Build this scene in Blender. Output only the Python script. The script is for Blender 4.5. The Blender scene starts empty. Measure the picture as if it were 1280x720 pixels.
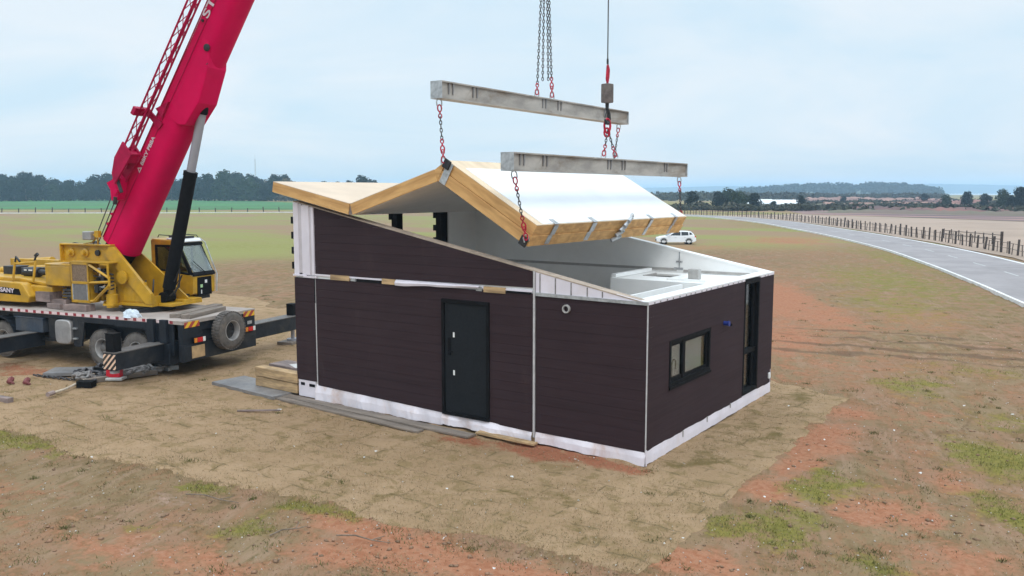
import bpy, bmesh, math, random
import numpy as np
from mathutils import Vector, Matrix
R = math.radians
rng = random.Random(7)
nrng = np.random.default_rng(11)
sc = bpy.context.scene
COL = sc.collection

# ------------------------------------------------------------------ camera
cam_d = bpy.data.cameras.new('camera')
cam = bpy.data.objects.new('camera', cam_d); COL.objects.link(cam)
cam_d.sensor_width = 36.0
cam_d.lens = 36.0 * 1075.5 / 1280.0
cam_d.clip_end = 30000
cam.location = (6.832, -14.381, 5.128)
cam.rotation_euler = (R(90 - 6.36), 0, R(34.475))
sc.camera = cam

# ------------------------------------------------------------------ world / sun / exposure
SUN_EL, SUN_AZ = R(48), math.atan2(-0.56, 0.80)      # azimuth measured from +x
sv = Vector((math.cos(SUN_EL)*math.cos(SUN_AZ), math.cos(SUN_EL)*math.sin(SUN_AZ), math.sin(SUN_EL)))
w = bpy.data.worlds.new('World'); sc.world = w; w.use_nodes = True
nt = w.node_tree; N = nt.nodes; Lk = nt.links
for n_ in list(N): N.remove(n_)
wo = N.new('ShaderNodeOutputWorld'); bg = N.new('ShaderNodeBackground'); bg.inputs['Strength'].default_value = 0.1
sky = N.new('ShaderNodeTexSky'); sky.sky_type = 'NISHITA'; sky.sun_disc = False
sky.sun_elevation = SUN_EL; sky.sun_rotation = math.pi/2 - SUN_AZ
tc = N.new('ShaderNodeTexCoord'); sp = N.new('ShaderNodeSeparateXYZ'); Lk.new(tc.outputs['Generated'], sp.inputs[0])
za = N.new('ShaderNodeMath'); za.operation = 'ADD'; za.inputs[1].default_value = 0.22; Lk.new(sp.outputs['Z'], za.inputs[0])
zm = N.new('ShaderNodeMath'); zm.operation = 'MAXIMUM'; zm.inputs[1].default_value = 0.05; Lk.new(za.outputs[0], zm.inputs[0])
dx = N.new('ShaderNodeMath'); dx.operation = 'DIVIDE'; Lk.new(sp.outputs['X'], dx.inputs[0]); Lk.new(zm.outputs[0], dx.inputs[1])
dy = N.new('ShaderNodeMath'); dy.operation = 'DIVIDE'; Lk.new(sp.outputs['Y'], dy.inputs[0]); Lk.new(zm.outputs[0], dy.inputs[1])
cb = N.new('ShaderNodeCombineXYZ'); Lk.new(dx.outputs[0], cb.inputs[0]); Lk.new(dy.outputs[0], cb.inputs[1])
n1 = N.new('ShaderNodeTexNoise'); n1.inputs['Scale'].default_value = 0.9; n1.inputs['Detail'].default_value = 7; n1.inputs['Roughness'].default_value = 0.55
n1.inputs['Distortion'].default_value = 0.6; Lk.new(cb.outputs[0], n1.inputs['Vector'])
cr = N.new('ShaderNodeValToRGB'); cr.color_ramp.elements[0].position = 0.36; cr.color_ramp.elements[1].position = 0.68
cr.color_ramp.elements[0].color = (7.0, 8.75, 10.0, 1); cr.color_ramp.elements[1].color = (9.1, 9.7, 10.2, 1)
Lk.new(n1.outputs['Fac'], cr.inputs['Fac'])
mx = N.new('ShaderNodeMix'); mx.data_type = 'RGBA'; mx.inputs['Factor'].default_value = 0.93
Lk.new(sky.outputs[0], mx.inputs['A']); Lk.new(cr.outputs['Color'], mx.inputs['B'])
zr = N.new('ShaderNodeMapRange'); zr.interpolation_type = 'SMOOTHSTEP'; Lk.new(sp.outputs['Z'], zr.inputs['Value'])
zr.inputs['From Min'].default_value = 0.30; zr.inputs['From Max'].default_value = 0.85; zr.inputs['To Min'].default_value = 1.0; zr.inputs['To Max'].default_value = 2.25
vs_ = N.new('ShaderNodeVectorMath'); vs_.operation = 'SCALE'; Lk.new(mx.outputs['Result'], vs_.inputs[0]); Lk.new(zr.outputs['Result'], vs_.inputs['Scale'])
Lk.new(vs_.outputs[0], bg.inputs['Color']); Lk.new(bg.outputs[0], wo.inputs['Surface'])
sun_d = bpy.data.lights.new('sun', 'SUN'); sun_d.energy = 0.9; sun_d.angle = R(30); sun_d.color = (1, 0.96, 0.9)
sun = bpy.data.objects.new('sun', sun_d); COL.objects.link(sun)
sun.rotation_euler = (-sv).to_track_quat('-Z', 'Y').to_euler()
sc.view_settings.view_transform = 'Standard'; sc.view_settings.look = 'None'
sc.view_settings.exposure = 0.0; sc.view_settings.gamma = 1.0; sc.view_settings.use_curve_mapping = False
sc.render.engine = 'CYCLES'
sc.cycles.max_bounces = 8; sc.cycles.diffuse_bounces = 6; sc.cycles.volume_bounces = 2; sc.cycles.transparent_max_bounces = 12

# ------------------------------------------------------------------ helpers
def tag(o, label=None, cat=None, group=None, kind=None):
    if label: o['label'] = label
    if cat: o['category'] = cat
    if group: o['group'] = group
    if kind: o['kind'] = kind
    return o

def empty(name, loc=(0, 0, 0), rz=0.0, label=None, cat=None, group=None):
    o = bpy.data.objects.new(name, None); COL.objects.link(o)
    o.location = loc; o.rotation_euler = (0, 0, rz); o.empty_display_size = 0.3
    return tag(o, label, cat, group)

def copy_tree(o, parent=None):
    c = o.copy(); COL.objects.link(c); c.parent = parent
    for ch in list(o.children): copy_tree(ch, c)
    return c

class MB:
    """collects simple solids and links them as one mesh object"""
    def __init__(s): s.v = []; s.f = []
    def add(s, vs, fs):
        b = len(s.v); s.v += [tuple(p) for p in vs]; s.f += [tuple(i+b for i in f) for f in fs]; return s
    def box(s, x0, x1, y0, y1, z0, z1, M=None):
        if x0 > x1: x0, x1 = x1, x0
        if y0 > y1: y0, y1 = y1, y0
        if z0 > z1: z0, z1 = z1, z0
        vs = [Vector(p) for p in ((x0,y0,z0),(x1,y0,z0),(x1,y1,z0),(x0,y1,z0),(x0,y0,z1),(x1,y0,z1),(x1,y1,z1),(x0,y1,z1))]
        if M is not None: vs = [M @ p for p in vs]
        return s.add(vs, [(0,3,2,1),(4,5,6,7),(0,1,5,4),(1,2,6,5),(2,3,7,6),(3,0,4,7)])
    def rbox(s, c, size, rz=0, ry=0, rx=0):
        M = Matrix.Translation(c) @ Matrix.Rotation(rz,4,'Z') @ Matrix.Rotation(ry,4,'Y') @ Matrix.Rotation(rx,4,'X')
        a, b, d = (q/2 for q in size)
        return s.box(-a, a, -b, b, -d, d, M)
    def prism(s, poly, y0, y1, axis='y', M=None):
        """poly in (x,z) [axis y], (x,y) [axis z] or (y,z) [axis x]"""
        n = len(poly)
        ar = sum(poly[i][0]*poly[(i+1)%n][1]-poly[(i+1)%n][0]*poly[i][1] for i in range(n))
        if ar < 0: poly = poly[::-1]
        def P(a, b, t):
            return Vector((a, t, b)) if axis == 'y' else Vector((a, b, t)) if axis == 'z' else Vector((t, a, b))
        if y0 > y1: y0, y1 = y1, y0
        lo = [P(a, b, y0) for a, b in poly]; hi = [P(a, b, y1) for a, b in poly]
        vs = lo + hi
        if M is not None: vs = [M @ p for p in vs]
        fl = list(range(n)); fh = list(range(n, 2*n))
        if axis == 'y':
            fs = [tuple(fl), tuple(fh[::-1])] + [(i, i+n, (i+1)%n+n, (i+1)%n) for i in range(n)]
        else:
            fs = [tuple(fl[::-1]), tuple(fh)] + [(i, (i+1)%n, (i+1)%n+n, i+n) for i in range(n)]
        return s.add(vs, fs)
    def tube(s, pts, r, n=8, cap=True, closed=False):
        pts = [Vector(p) for p in pts]; m = len(pts)
        rr = r if isinstance(r, (list, tuple)) else [r]*m
        b = len(s.v); up = None; rings = []
        for i, p in enumerate(pts):
            if closed: t = pts[(i+1)%m]-pts[i-1]
            else: t = pts[min(i+1, m-1)]-pts[max(i-1, 0)]
            t.normalize()
            if up is None:
                up = Vector((0,0,1)) if abs(t.z) < .9 else Vector((1,0,0))
            x = t.cross(up)
            if x.length < 1e-5: x = t.orthogonal()
            x.normalize(); y = x.cross(t).normalized(); up = y
            rings.append([p + rr[i]*(math.cos(2*math.pi*k/n)*x + math.sin(2*math.pi*k/n)*y) for k in range(n)])
        vs = [q for g in rings for q in g]; fs = []
        for i in range(m if closed else m-1):
            j = (i+1) % m
            for k in range(n):
                fs.append((i*n+k, i*n+(k+1)%n, j*n+(k+1)%n, j*n+k))
        if cap and not closed:
            fs.append(tuple(range(n))[::-1]); fs.append(tuple((m-1)*n+k for k in range(n)))
        return s.add(vs, fs)
    def lathe(s, prof, M=None, n=24, cap=True):
        """prof: (radius, height) list round local z; closed loop when first and last have radius > 0"""
        m = len(prof); vs = []
        for rad, h in prof:
            for k in range(n):
                a = 2*math.pi*k/n; vs.append(Vector((rad*math.cos(a), rad*math.sin(a), h)))
        if M is not None: vs = [M @ p for p in vs]
        fs = []
        for i in range(m-1):
            for k in range(n): fs.append((i*n+k, i*n+(k+1)%n, (i+1)*n+(k+1)%n, (i+1)*n+k))
        if prof[0] == prof[-1]: cap = False
        if cap and prof[0][0] > 1e-4: fs.append(tuple(range(n))[::-1])
        if cap and prof[-1][0] > 1e-4: fs.append(tuple((m-1)*n+k for k in range(n)))
        return s.add(vs, fs)
    def build(s, name, m, parent=None, bevel=0, smooth=False, M=None, seg=2):
        me = bpy.data.meshes.new(name); me.from_pydata(s.v, [], s.f)
        bm = bmesh.new(); bm.from_mesh(me); bmesh.ops.recalc_face_normals(bm, faces=bm.faces)
        bmesh.ops.dissolve_degenerate(bm, edges=bm.edges, dist=1e-6)
        bm.to_mesh(me); bm.free(); me.validate()
        o = bpy.data.objects.new(name, me); COL.objects.link(o)
        if m is not None: me.materials.append(m)
        if parent is not None: o.parent = parent
        if M is not None: o.matrix_local = M
        if bevel:
            b = o.modifiers.new('bevel', 'BEVEL'); b.width = bevel; b.segments = seg; b.limit_method = 'ANGLE'; b.angle_limit = R(35)
        if smooth:
            for p in me.polygons: p.use_smooth = True
            try: me.set_sharp_from_angle(angle=R(38))
            except Exception: pass
        return o

def np_mesh(name, V, F, m, smooth=False, attrs=None):
    me = bpy.data.meshes.new(name); V = np.asarray(V, np.float32); F = np.asarray(F, np.int32)
    k = F.shape[1]
    me.vertices.add(len(V)); me.vertices.foreach_set('co', V.ravel())
    me.loops.add(F.size); me.loops.foreach_set('vertex_index', F.ravel())
    me.polygons.add(len(F)); me.polygons.foreach_set('loop_start', np.arange(0, F.size, k, dtype=np.int32))
    try: me.polygons.foreach_set('loop_total', np.full(len(F), k, np.int32))
    except Exception: pass
    if smooth: me.polygons.foreach_set('use_smooth', np.ones(len(F), bool))
    me.update(calc_edges=True); me.validate()
    for an, av in (attrs or {}).items():
        at = me.attributes.new(an, 'FLOAT', 'POINT'); at.data.foreach_set('value', np.asarray(av, np.float32))
    o = bpy.data.objects.new(name, me); COL.objects.link(o)
    if m: me.materials.append(m)
    return o

def text_part(name, body, size, m, parent, M, extrude=0.002, width=None, bold=0.0):
    cu = bpy.data.curves.new(name, 'FONT'); cu.body = body; cu.size = size; cu.extrude = extrude; cu.offset = bold
    cu.align_x = 'CENTER'; cu.align_y = 'CENTER'
    t = bpy.data.objects.new(name, cu); COL.objects.link(t)
    bpy.context.view_layer.update()
    me = bpy.data.meshes.new_from_object(t.evaluated_get(bpy.context.evaluated_depsgraph_get()))
    bpy.data.objects.remove(t)
    o = bpy.data.objects.new(name, me); COL.objects.link(o); me.materials.clear(); me.materials.append(m)
    if width:
        xs = [v.co.x for v in me.vertices]; k = width/(max(xs)-min(xs))
        for v in me.vertices: v.co.x *= k
    o.parent = parent; o.matrix_local = M
    return o

# numpy value noise
def vnoise(x, y, seed=0):
    xi = np.floor(x).astype(np.int64); yi = np.floor(y).astype(np.int64); fx = x-xi; fy = y-yi
    fx = fx*fx*(3-2*fx); fy = fy*fy*(3-2*fy)
    def h(a, b):
        q = (a*374761393 + b*668265263 + seed*974711) & 0x7fffffff
        q = ((q ^ (q >> 13))*1274126177) & 0x7fffffff
        return ((q ^ (q >> 16)) & 0xffff)/65535.0
    return (h(xi,yi)*(1-fx)+h(xi+1,yi)*fx)*(1-fy) + (h(xi,yi+1)*(1-fx)+h(xi+1,yi+1)*fx)*fy
def fbm(x, y, oct=4, seed=0):
    s = 0; a = .5; t = 0
    for o in range(oct):
        s = s + a*vnoise(x*2**o, y*2**o, seed+o); t += a; a *= .5
    return s/t

# ------------------------------------------------------------------ materials
def new_mat(name):
    m = bpy.data.materials.new(name); m.use_nodes = True
    t = m.node_tree; b = t.nodes['Principled BSDF']
    return m, t, t.nodes, t.links, b
def mixc(N, Lk, fac, a, b, blend='MIX'):
    x = N.new('ShaderNodeMix'); x.data_type = 'RGBA'; x.blend_type = blend
    for sock, val in (('Factor', fac), ('A', a), ('B', b)):
        s = x.inputs[sock]
        if hasattr(val, 'links') or hasattr(val, 'is_linked'): Lk.new(val, s)
        else: s.default_value = val if sock == 'Factor' else (*val, 1)[:4]
    return x.outputs['Result']
def noise(N, Lk, vec, scale, detail=4, rough=.55, dist=0.0):
    n = N.new('ShaderNodeTexNoise'); n.inputs['Scale'].default_value = scale; n.inputs['Detail'].default_value = detail
    n.inputs['Roughness'].default_value = rough; n.inputs['Distortion'].default_value = dist
    if vec is not None: Lk.new(vec, n.inputs['Vector'])
    return n.outputs['Fac']
def ramp(N, Lk, fac, p0, p1, c0=0.0, c1=1.0):
    r = N.new('ShaderNodeMapRange'); r.interpolation_type = 'SMOOTHSTEP'
    Lk.new(fac, r.inputs['Value']); r.inputs['From Min'].default_value = p0; r.inputs['From Max'].default_value = p1
    r.inputs['To Min'].default_value = c0; r.inputs['To Max'].default_value = c1
    return r.outputs['Result']
def math_(N, Lk, op, a, b):
    x = N.new('ShaderNodeMath'); x.operation = op
    for i, v in enumerate((a, b)):
        if hasattr(v, 'is_linked'): Lk.new(v, x.inputs[i])
        else: x.inputs[i].default_value = v
    return x.outputs[0]
def mapped(N, Lk, scale=(1,1,1)):
    t = N.new('ShaderNodeTexCoord'); mp = N.new('ShaderNodeMapping'); mp.inputs['Scale'].default_value = scale
    Lk.new(t.outputs['Object'], mp.inputs['Vector']); return mp.outputs['Vector']
def bump(N, Lk, b, h, strength=.3, dist=.02):
    x = N.new('ShaderNodeBump'); x.inputs['Strength'].default_value = strength; x.inputs['Distance'].default_value = dist
    Lk.new(h, x.inputs['Height']); Lk.new(x.outputs[0], b.inputs['Normal'])
def mat(name, col, rough=.6, metal=0., var=.18, scale=4., bmp=.12, col2=None, stretch=(1,1,1), dirt=None, dirt_amt=.45, spec=.5):
    m, t, N, Lk, b = new_mat(name)
    v = mapped(N, Lk, stretch)
    f = noise(N, Lk, v, scale, 5, .6, .3)
    c2 = col2 or tuple(c*(1-var*1.6) for c in col); c1 = tuple(min(1, c*(1+var*.6)) for c in col)
    c = mixc(N, Lk, ramp(N, Lk, f, .3, .7), c2, c1)
    if dirt:
        g = noise(N, Lk, v, scale*.45, 6, .65, .8)
        c = mixc(N, Lk, ramp(N, Lk, g, .48, .72, 0, dirt_amt), c, dirt)
    Lk.new(c, b.inputs['Base Color'])
    f2 = noise(N, Lk, v, scale*6, 3)
    Lk.new(ramp(N, Lk, f2, .2, .8, max(.05, rough-.1), min(1, rough+.12)), b.inputs['Roughness'])
    b.inputs['Metallic'].default_value = metal; b.inputs['Specular IOR Level'].default_value = spec
    if bmp: bump(N, Lk, b, f2, bmp, .01)
    return m
MT = {}
DUST = (.36, .29, .21)
MT['yellow'] = mat('crane_yellow_paint', (.56, .305, .014), .42, 0, .16, 2.0, .05, dirt=(.30,.20,.08), dirt_amt=.55)
MT['red_boom'] = mat('boom_red_paint', (.62, .0005, .072), .5, 0, .06, 1.0, .02, dirt=(.40,.004,.05), dirt_amt=.2, spec=.1)
MT['red_dark'] = mat('jib_red_paint', (.42, .003, .055), .5, 0, .15, 3.0, .03, spec=.2)
MT['red_hook'] = mat('red_rigging_paint', (.52, .014, .045), .5, 0, .3, 12, .05, dirt=(.1,.05,.05), spec=.3)
MT['chassis'] = mat('chassis_dark_paint', (.014, .018, .025), .5, 0, .2, 2.5, .04, dirt=(.08,.07,.06), dirt_amt=.35, spec=.3)
MT['black'] = mat('black_paint', (.008, .008, .009), .7, 0, .2, 4, .03, spec=.12)
MT['blackmetal'] = mat('dusty_black_metal', (.02, .02, .022), .5, 0, .3, 5, .05, dirt=(.09,.08,.07), dirt_amt=.35)
MT['rubber'] = mat('tyre_rubber', (.14, .125, .115), .9, 0, .2, 6, .3, dirt=(.2,.17,.14), dirt_amt=.7, spec=.2)
MT['rim'] = mat('dusty_rim', (.15, .135, .125), .6, .2, .2, 6, .1, dirt=(.1,.09,.08))
MT['rimwhite'] = mat('pale_rim', (.42, .40, .385), .5, .3, .15, 6, .1, dirt=(.3,.26,.22))
MT['deck'] = mat('dusty_deck_plate', (.42, .355, .315), .8, .0, .14, 1.6, .15, dirt=(.27,.22,.19))
MT['tank'] = mat('brushed_tank', (.42, .4, .39), .5, .55, .12, 3, .05, dirt=(.3,.27,.25))
MT['steel'] = mat('worn_steel', (.44, .40, .36), .65, .1, .2, 2.2, .12, dirt=(.20,.145,.10), dirt_amt=.85, stretch=(1,.6,1.6))
MT['galv'] = mat('galvanised', (.52, .53, .54), .42, .6, .2, 8, .1)
MT['chrome'] = mat('cylinder_rod', (.34, .33, .36), .45, .3, .03, 1, 0)
MT['chain'] = mat('chain_steel', (.09, .085, .09), .5, .6, .3, 20, .1)
MT['rope'] = mat('wire_rope', (.1, .1, .11), .6, .4, .2, 20, .1)
MT['clad_line'] = mat('trim_pale', (.55, .53, .53), .5, .2, .1, 6, .05)
MT['membrane'] = mat('white_membrane', (.74, .68, .73), .55, 0, .05, 1.5, .25, dirt=(.62,.5,.44), dirt_amt=.5)
MT['skirtdirty'] = mat('membrane_muddy', (.76, .7, .74), .55, 0, .05, 2.0, .3, dirt=(.55,.36,.27), dirt_amt=.75)
MT['innerwhite'] = mat('white_board', (.86, .855, .84), .6, 0, .03, 1.5, .02)
MT['ceiling'] = mat('ceiling_board', (.74, .71, .68), .7, 0, .05, 1.2, .03)
MT['topwhite'] = mat('roof_white_membrane', (.84, .86, .88), .85, 0, .025, .7, .35, spec=.1, dirt=(.74,.74,.73), dirt_amt=.25)
MT['topcream'] = mat('roof_cream_board', (.66, .53, .41), .8, 0, .05, .9, .03, spec=.15)
MT['timber'] = mat('pine_timber', (.64, .37, .14), .7, 0, .22, 3.2, .1, col2=(.48,.25,.085), stretch=(.35,1,2.5))
MT['timberpale'] = mat('pale_timber', (.76, .60, .43), .7, 0, .1, 3, .06, stretch=(.4,1,2), spec=.2)
MT['oldwood'] = mat('weathered_wood', (.235, .19, .155), .8, 0, .25, 3, .25, stretch=(.3,1.5,2), dirt=(.17,.13,.11))
MT['cribwood'] = mat('crib_timber', (.5, .33, .17), .8, 0, .3, 3, .2, stretch=(.5,1,3), dirt=(.2,.12,.08), dirt_amt=.6)
MT['crate_top'] = mat('stained_timber_top', (.27, .2, .18), .7, 0, .3, 3, .15, stretch=(.5,2,1))
MT['plate'] = mat('grey_steel_plate', (.25, .24, .24), .5, .3, .15, 2, .08, dirt=(.3,.25,.2))
MT['glassdark'] = None
MT['white'] = mat('white_paint', (.84, .84, .84), .35, 0, .04, 3, .01)
MT['carwhite'] = mat('car_white_paint', (.8, .81, .83), .22, 0, .02, 2, 0)
MT['greyplastic'] = mat('grey_plastic', (.42, .4, .38), .6, 0, .1, 8, .05)
MT['pink'] = mat('grey_grille', (.2, .19, .19), .6, .3, .1, 10, .2)
MT['browngrille'] = mat('brown_grille', (.25, .17, .11), .7, .2, .2, 20, .3)
MT['blue'] = mat('blue_plastic', (.015, .035, .22), .4, 0, .1, 6, 0)
MT['redcan'] = mat('red_plastic', (.7, .02, .04), .4, 0, .1, 6, 0)
MT['strap'] = mat('grey_webbing', (.26, .24, .23), .8, 0, .3, 9, .2)
MT['lampred'] = mat('red_lens', (.6, .02, .02), .25, 0, .1, 8, 0)
MT['lampamber'] = mat('amber_lens', (.75, .25, .03), .25, 0, .1, 8, 0)
MT['lampwhite'] = mat('clear_lens', (.8, .8, .78), .2, 0, .05, 8, 0)
MT['numplate'] = mat('number_plate_tan', (.5, .33, .17), .5, 0, .15, 6, .02)
MT['text_white'] = mat('lettering_white', (.70, .60, .65), .5, 0, .08, 5, 0)
MT['fencepost'] = mat('old_post_wood', (.075, .055, .045), .9, 0, .3, 6, .2)
MT['fencewire'] = mat('rail_wood', (.13, .1, .085), .9, 0, .2, 6, .1)
MT['bark'] = mat('bark', (.09, .07, .055), .9, 0, .3, 2, .3)
MT['roofwhite'] = mat('shed_roof', (.75, .78, .8), .5, 0, .05, .3, .02)
MT['shedwall'] = mat('shed_wall', (.45, .46, .46), .7, 0, .1, .5, .02)
MT['litterwhite'] = mat('litter_white', (.66, .64, .61), .6, 0, .08, 10, .1)
MT['twig'] = mat('dry_twig', (.2, .15, .11), .9, 0, .25, 9, .2)
MT['gravel'] = mat('pale_stone', (.55, .5, .45), .9, 0, .3, 9, .2)

def cladding():
    m, t, N, Lk, b = new_mat('dark_brown_cladding')
    v = mapped(N, Lk, (.25, .25, 6)); f = noise(N, Lk, v, 3, 4)
    v2 = mapped(N, Lk); f2 = noise(N, Lk, v2, .8, 5, .6)
    c = mixc(N, Lk, ramp(N, Lk, f, .3, .7), (0.03096, 0.01767, 0.02046), (0.03888, 0.0228, 0.02604))
    c = mixc(N, Lk, ramp(N, Lk, f2, .45, .75, 0, .35), c, (0.04896, 0.02964, 0.03348))
    tz = N.new('ShaderNodeTexCoord'); sz = N.new('ShaderNodeSeparateXYZ'); Lk.new(tz.outputs['Object'], sz.inputs[0])
    wn = N.new('ShaderNodeTexWhiteNoise'); wn.noise_dimensions = '1D'; Lk.new(math_(N, Lk, 'FLOOR', math_(N, Lk, 'DIVIDE', sz.outputs['Z'], .196), 0), wn.inputs['W'])
    c = mixc(N, Lk, math_(N, Lk, 'MULTIPLY', wn.outputs['Value'], .35), c, (0.0432, 0.02451, 0.02852))
    f3 = noise(N, Lk, mapped(N, Lk, (0.432, 0.342, 0.155)), 2.4, 6, .7, .6)
    c = mixc(N, Lk, ramp(N, Lk, f3, .56, .78, 0, .4), c, (0.0684, 0.04275, 0.04464))
    Lk.new(c, b.inputs['Base Color']); b.inputs['Roughness'].default_value = .7; b.inputs['Specular IOR Level'].default_value = .16
    bump(N, Lk, b, f, .15, .004)
    return m
MT['clad'] = cladding()
def stripes(name, a, bcol, axis, period, duty=.5, slope=0., offset=0.):
    m, t, N, Lk, b = new_mat(name)
    tcn = N.new('ShaderNodeTexCoord'); s = N.new('ShaderNodeSeparateXYZ'); Lk.new(tcn.outputs['Object'], s.inputs[0])
    u = s.outputs[axis]; u = math_(N, Lk, 'ADD', u, math_(N, Lk, 'MULTIPLY', s.outputs['Z'], slope))
    u = math_(N, Lk, 'ADD', u, 100*period+offset)
    fr = math_(N, Lk, 'FRACT', math_(N, Lk, 'DIVIDE', u, period), 0)
    st = math_(N, Lk, 'LESS_THAN', fr, duty)
    g = noise(N, Lk, tcn.outputs['Object'], 7, 4)
    c = mixc(N, Lk, st, a, bcol)
    c = mixc(N, Lk, ramp(N, Lk, g, .5, .75, 0, .35), c, DUST)
    Lk.new(c, b.inputs['Base Color']); b.inputs['Roughness'].default_value = .5
    return m
MT['tape'] = stripes('red_white_tape', (.78, .6, .6), (.3, .02, .035), 'X', .34, .36)
MT['hazard'] = stripes('yellow_red_hazard', (.8, .46, .02), (.38, .04, .03), 'Y', .27, .5, 1.0)
MT['hazard2'] = stripes('black_orange_hazard', (.015, .015, .015), (.75, .5, .36), 'X', .17, .45, 1.0)
def glass(name, tint, alpha, rough=.03):
    m, t, N, Lk, b = new_mat(name)
    for n in list(N): N.remove(n)
    o = N.new('ShaderNodeOutputMaterial'); tr = N.new('ShaderNodeBsdfTransparent'); tr.inputs['Color'].default_value = (*tint, 1)
    gl = N.new('ShaderNodeBsdfGlossy'); gl.inputs['Roughness'].default_value = rough
    fr = N.new('ShaderNodeLayerWeight'); fr.inputs['Blend'].default_value = .25
    nn = noise(N, Lk, mapped(N, Lk), 3, 2)
    mx_ = N.new('ShaderNodeMixShader'); Lk.new(math_(N, Lk, 'ADD', math_(N, Lk, 'MULTIPLY', fr.outputs['Fresnel'], .8), math_(N, Lk, 'MULTIPLY', nn, alpha)), mx_.inputs[0])
    Lk.new(tr.outputs[0], mx_.inputs[1]); Lk.new(gl.outputs[0], mx_.inputs[2]); Lk.new(mx_.outputs[0], o.inputs['Surface'])
    return m
MT['glass'] = glass('window_glass', (.9, .95, .93), .14)
MT['tintglass'] = glass('tinted_cab_glass', (.42, .48, .5), .22)
MT['carglass'] = mat('car_dark_glass', (.03, .035, .04), .12, 0, .1, 3, 0)
def film(name, col):
    m, t, N, Lk, b = new_mat(name)
    for n in list(N): N.remove(n)
    o = N.new('ShaderNodeOutputMaterial'); d = N.new('ShaderNodeBsdfDiffuse'); tl = N.new('ShaderNodeBsdfTranslucent'); mxs = N.new('ShaderNodeMixShader')
    c = mixc(N, Lk, noise(N, Lk, mapped(N, Lk), 2.5, 3), col, tuple(x*.93 for x in col))
    Lk.new(c, d.inputs['Color']); Lk.new(c, tl.inputs['Color']); mxs.inputs[0].default_value = .5
    Lk.new(d.outputs[0], mxs.inputs[1]); Lk.new(tl.outputs[0], mxs.inputs[2]); Lk.new(mxs.outputs[0], o.inputs['Surface']); return m
MT['film'] = film('white_protective_film', (.92, .93, .92))
MT['clearglass'] = glass('clear_window_glass', (.97, .985, .98), .03)
def foliage(name, a, b_, s=.6):
    m, t, N, Lk, b = new_mat(name)
    v = mapped(N, Lk); f = noise(N, Lk, v, s, 3); f2 = noise(N, Lk, v, s*7, 2)
    oi = N.new('ShaderNodeObjectInfo')
    c = mixc(N, Lk, ramp(N, Lk, f, .35, .65), a, b_)
    c = mixc(N, Lk, ramp(N, Lk, f2, .35, .75, 0, .6), c, tuple(min(1, x*1.6) for x in b_))
    c = mixc(N, Lk, math_(N, Lk, 'MULTIPLY', oi.outputs['Random'], .45), c, tuple(x*.55 for x in a))
    Lk.new(c, b.inputs['Base Color']); b.inputs['Roughness'].default_value = .8; b.inputs['Specular IOR Level'].default_value = .15
    return m
MT['leaf_dark'] = foliage('foliage_dark', (.009, .018, .018), (.018, .028, .022), .25)
MT['leaf_mid'] = foliage('foliage_mid', (.020, .036, .018), (.038, .056, .026), .25)
MT['leaf_brown'] = foliage('foliage_autumn', (.07, .058, .04), (.11, .085, .05), .25)
MT['scrub'] = foliage('scrub_foliage', (.04, .05, .03), (.085, .075, .05), .5)

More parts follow.
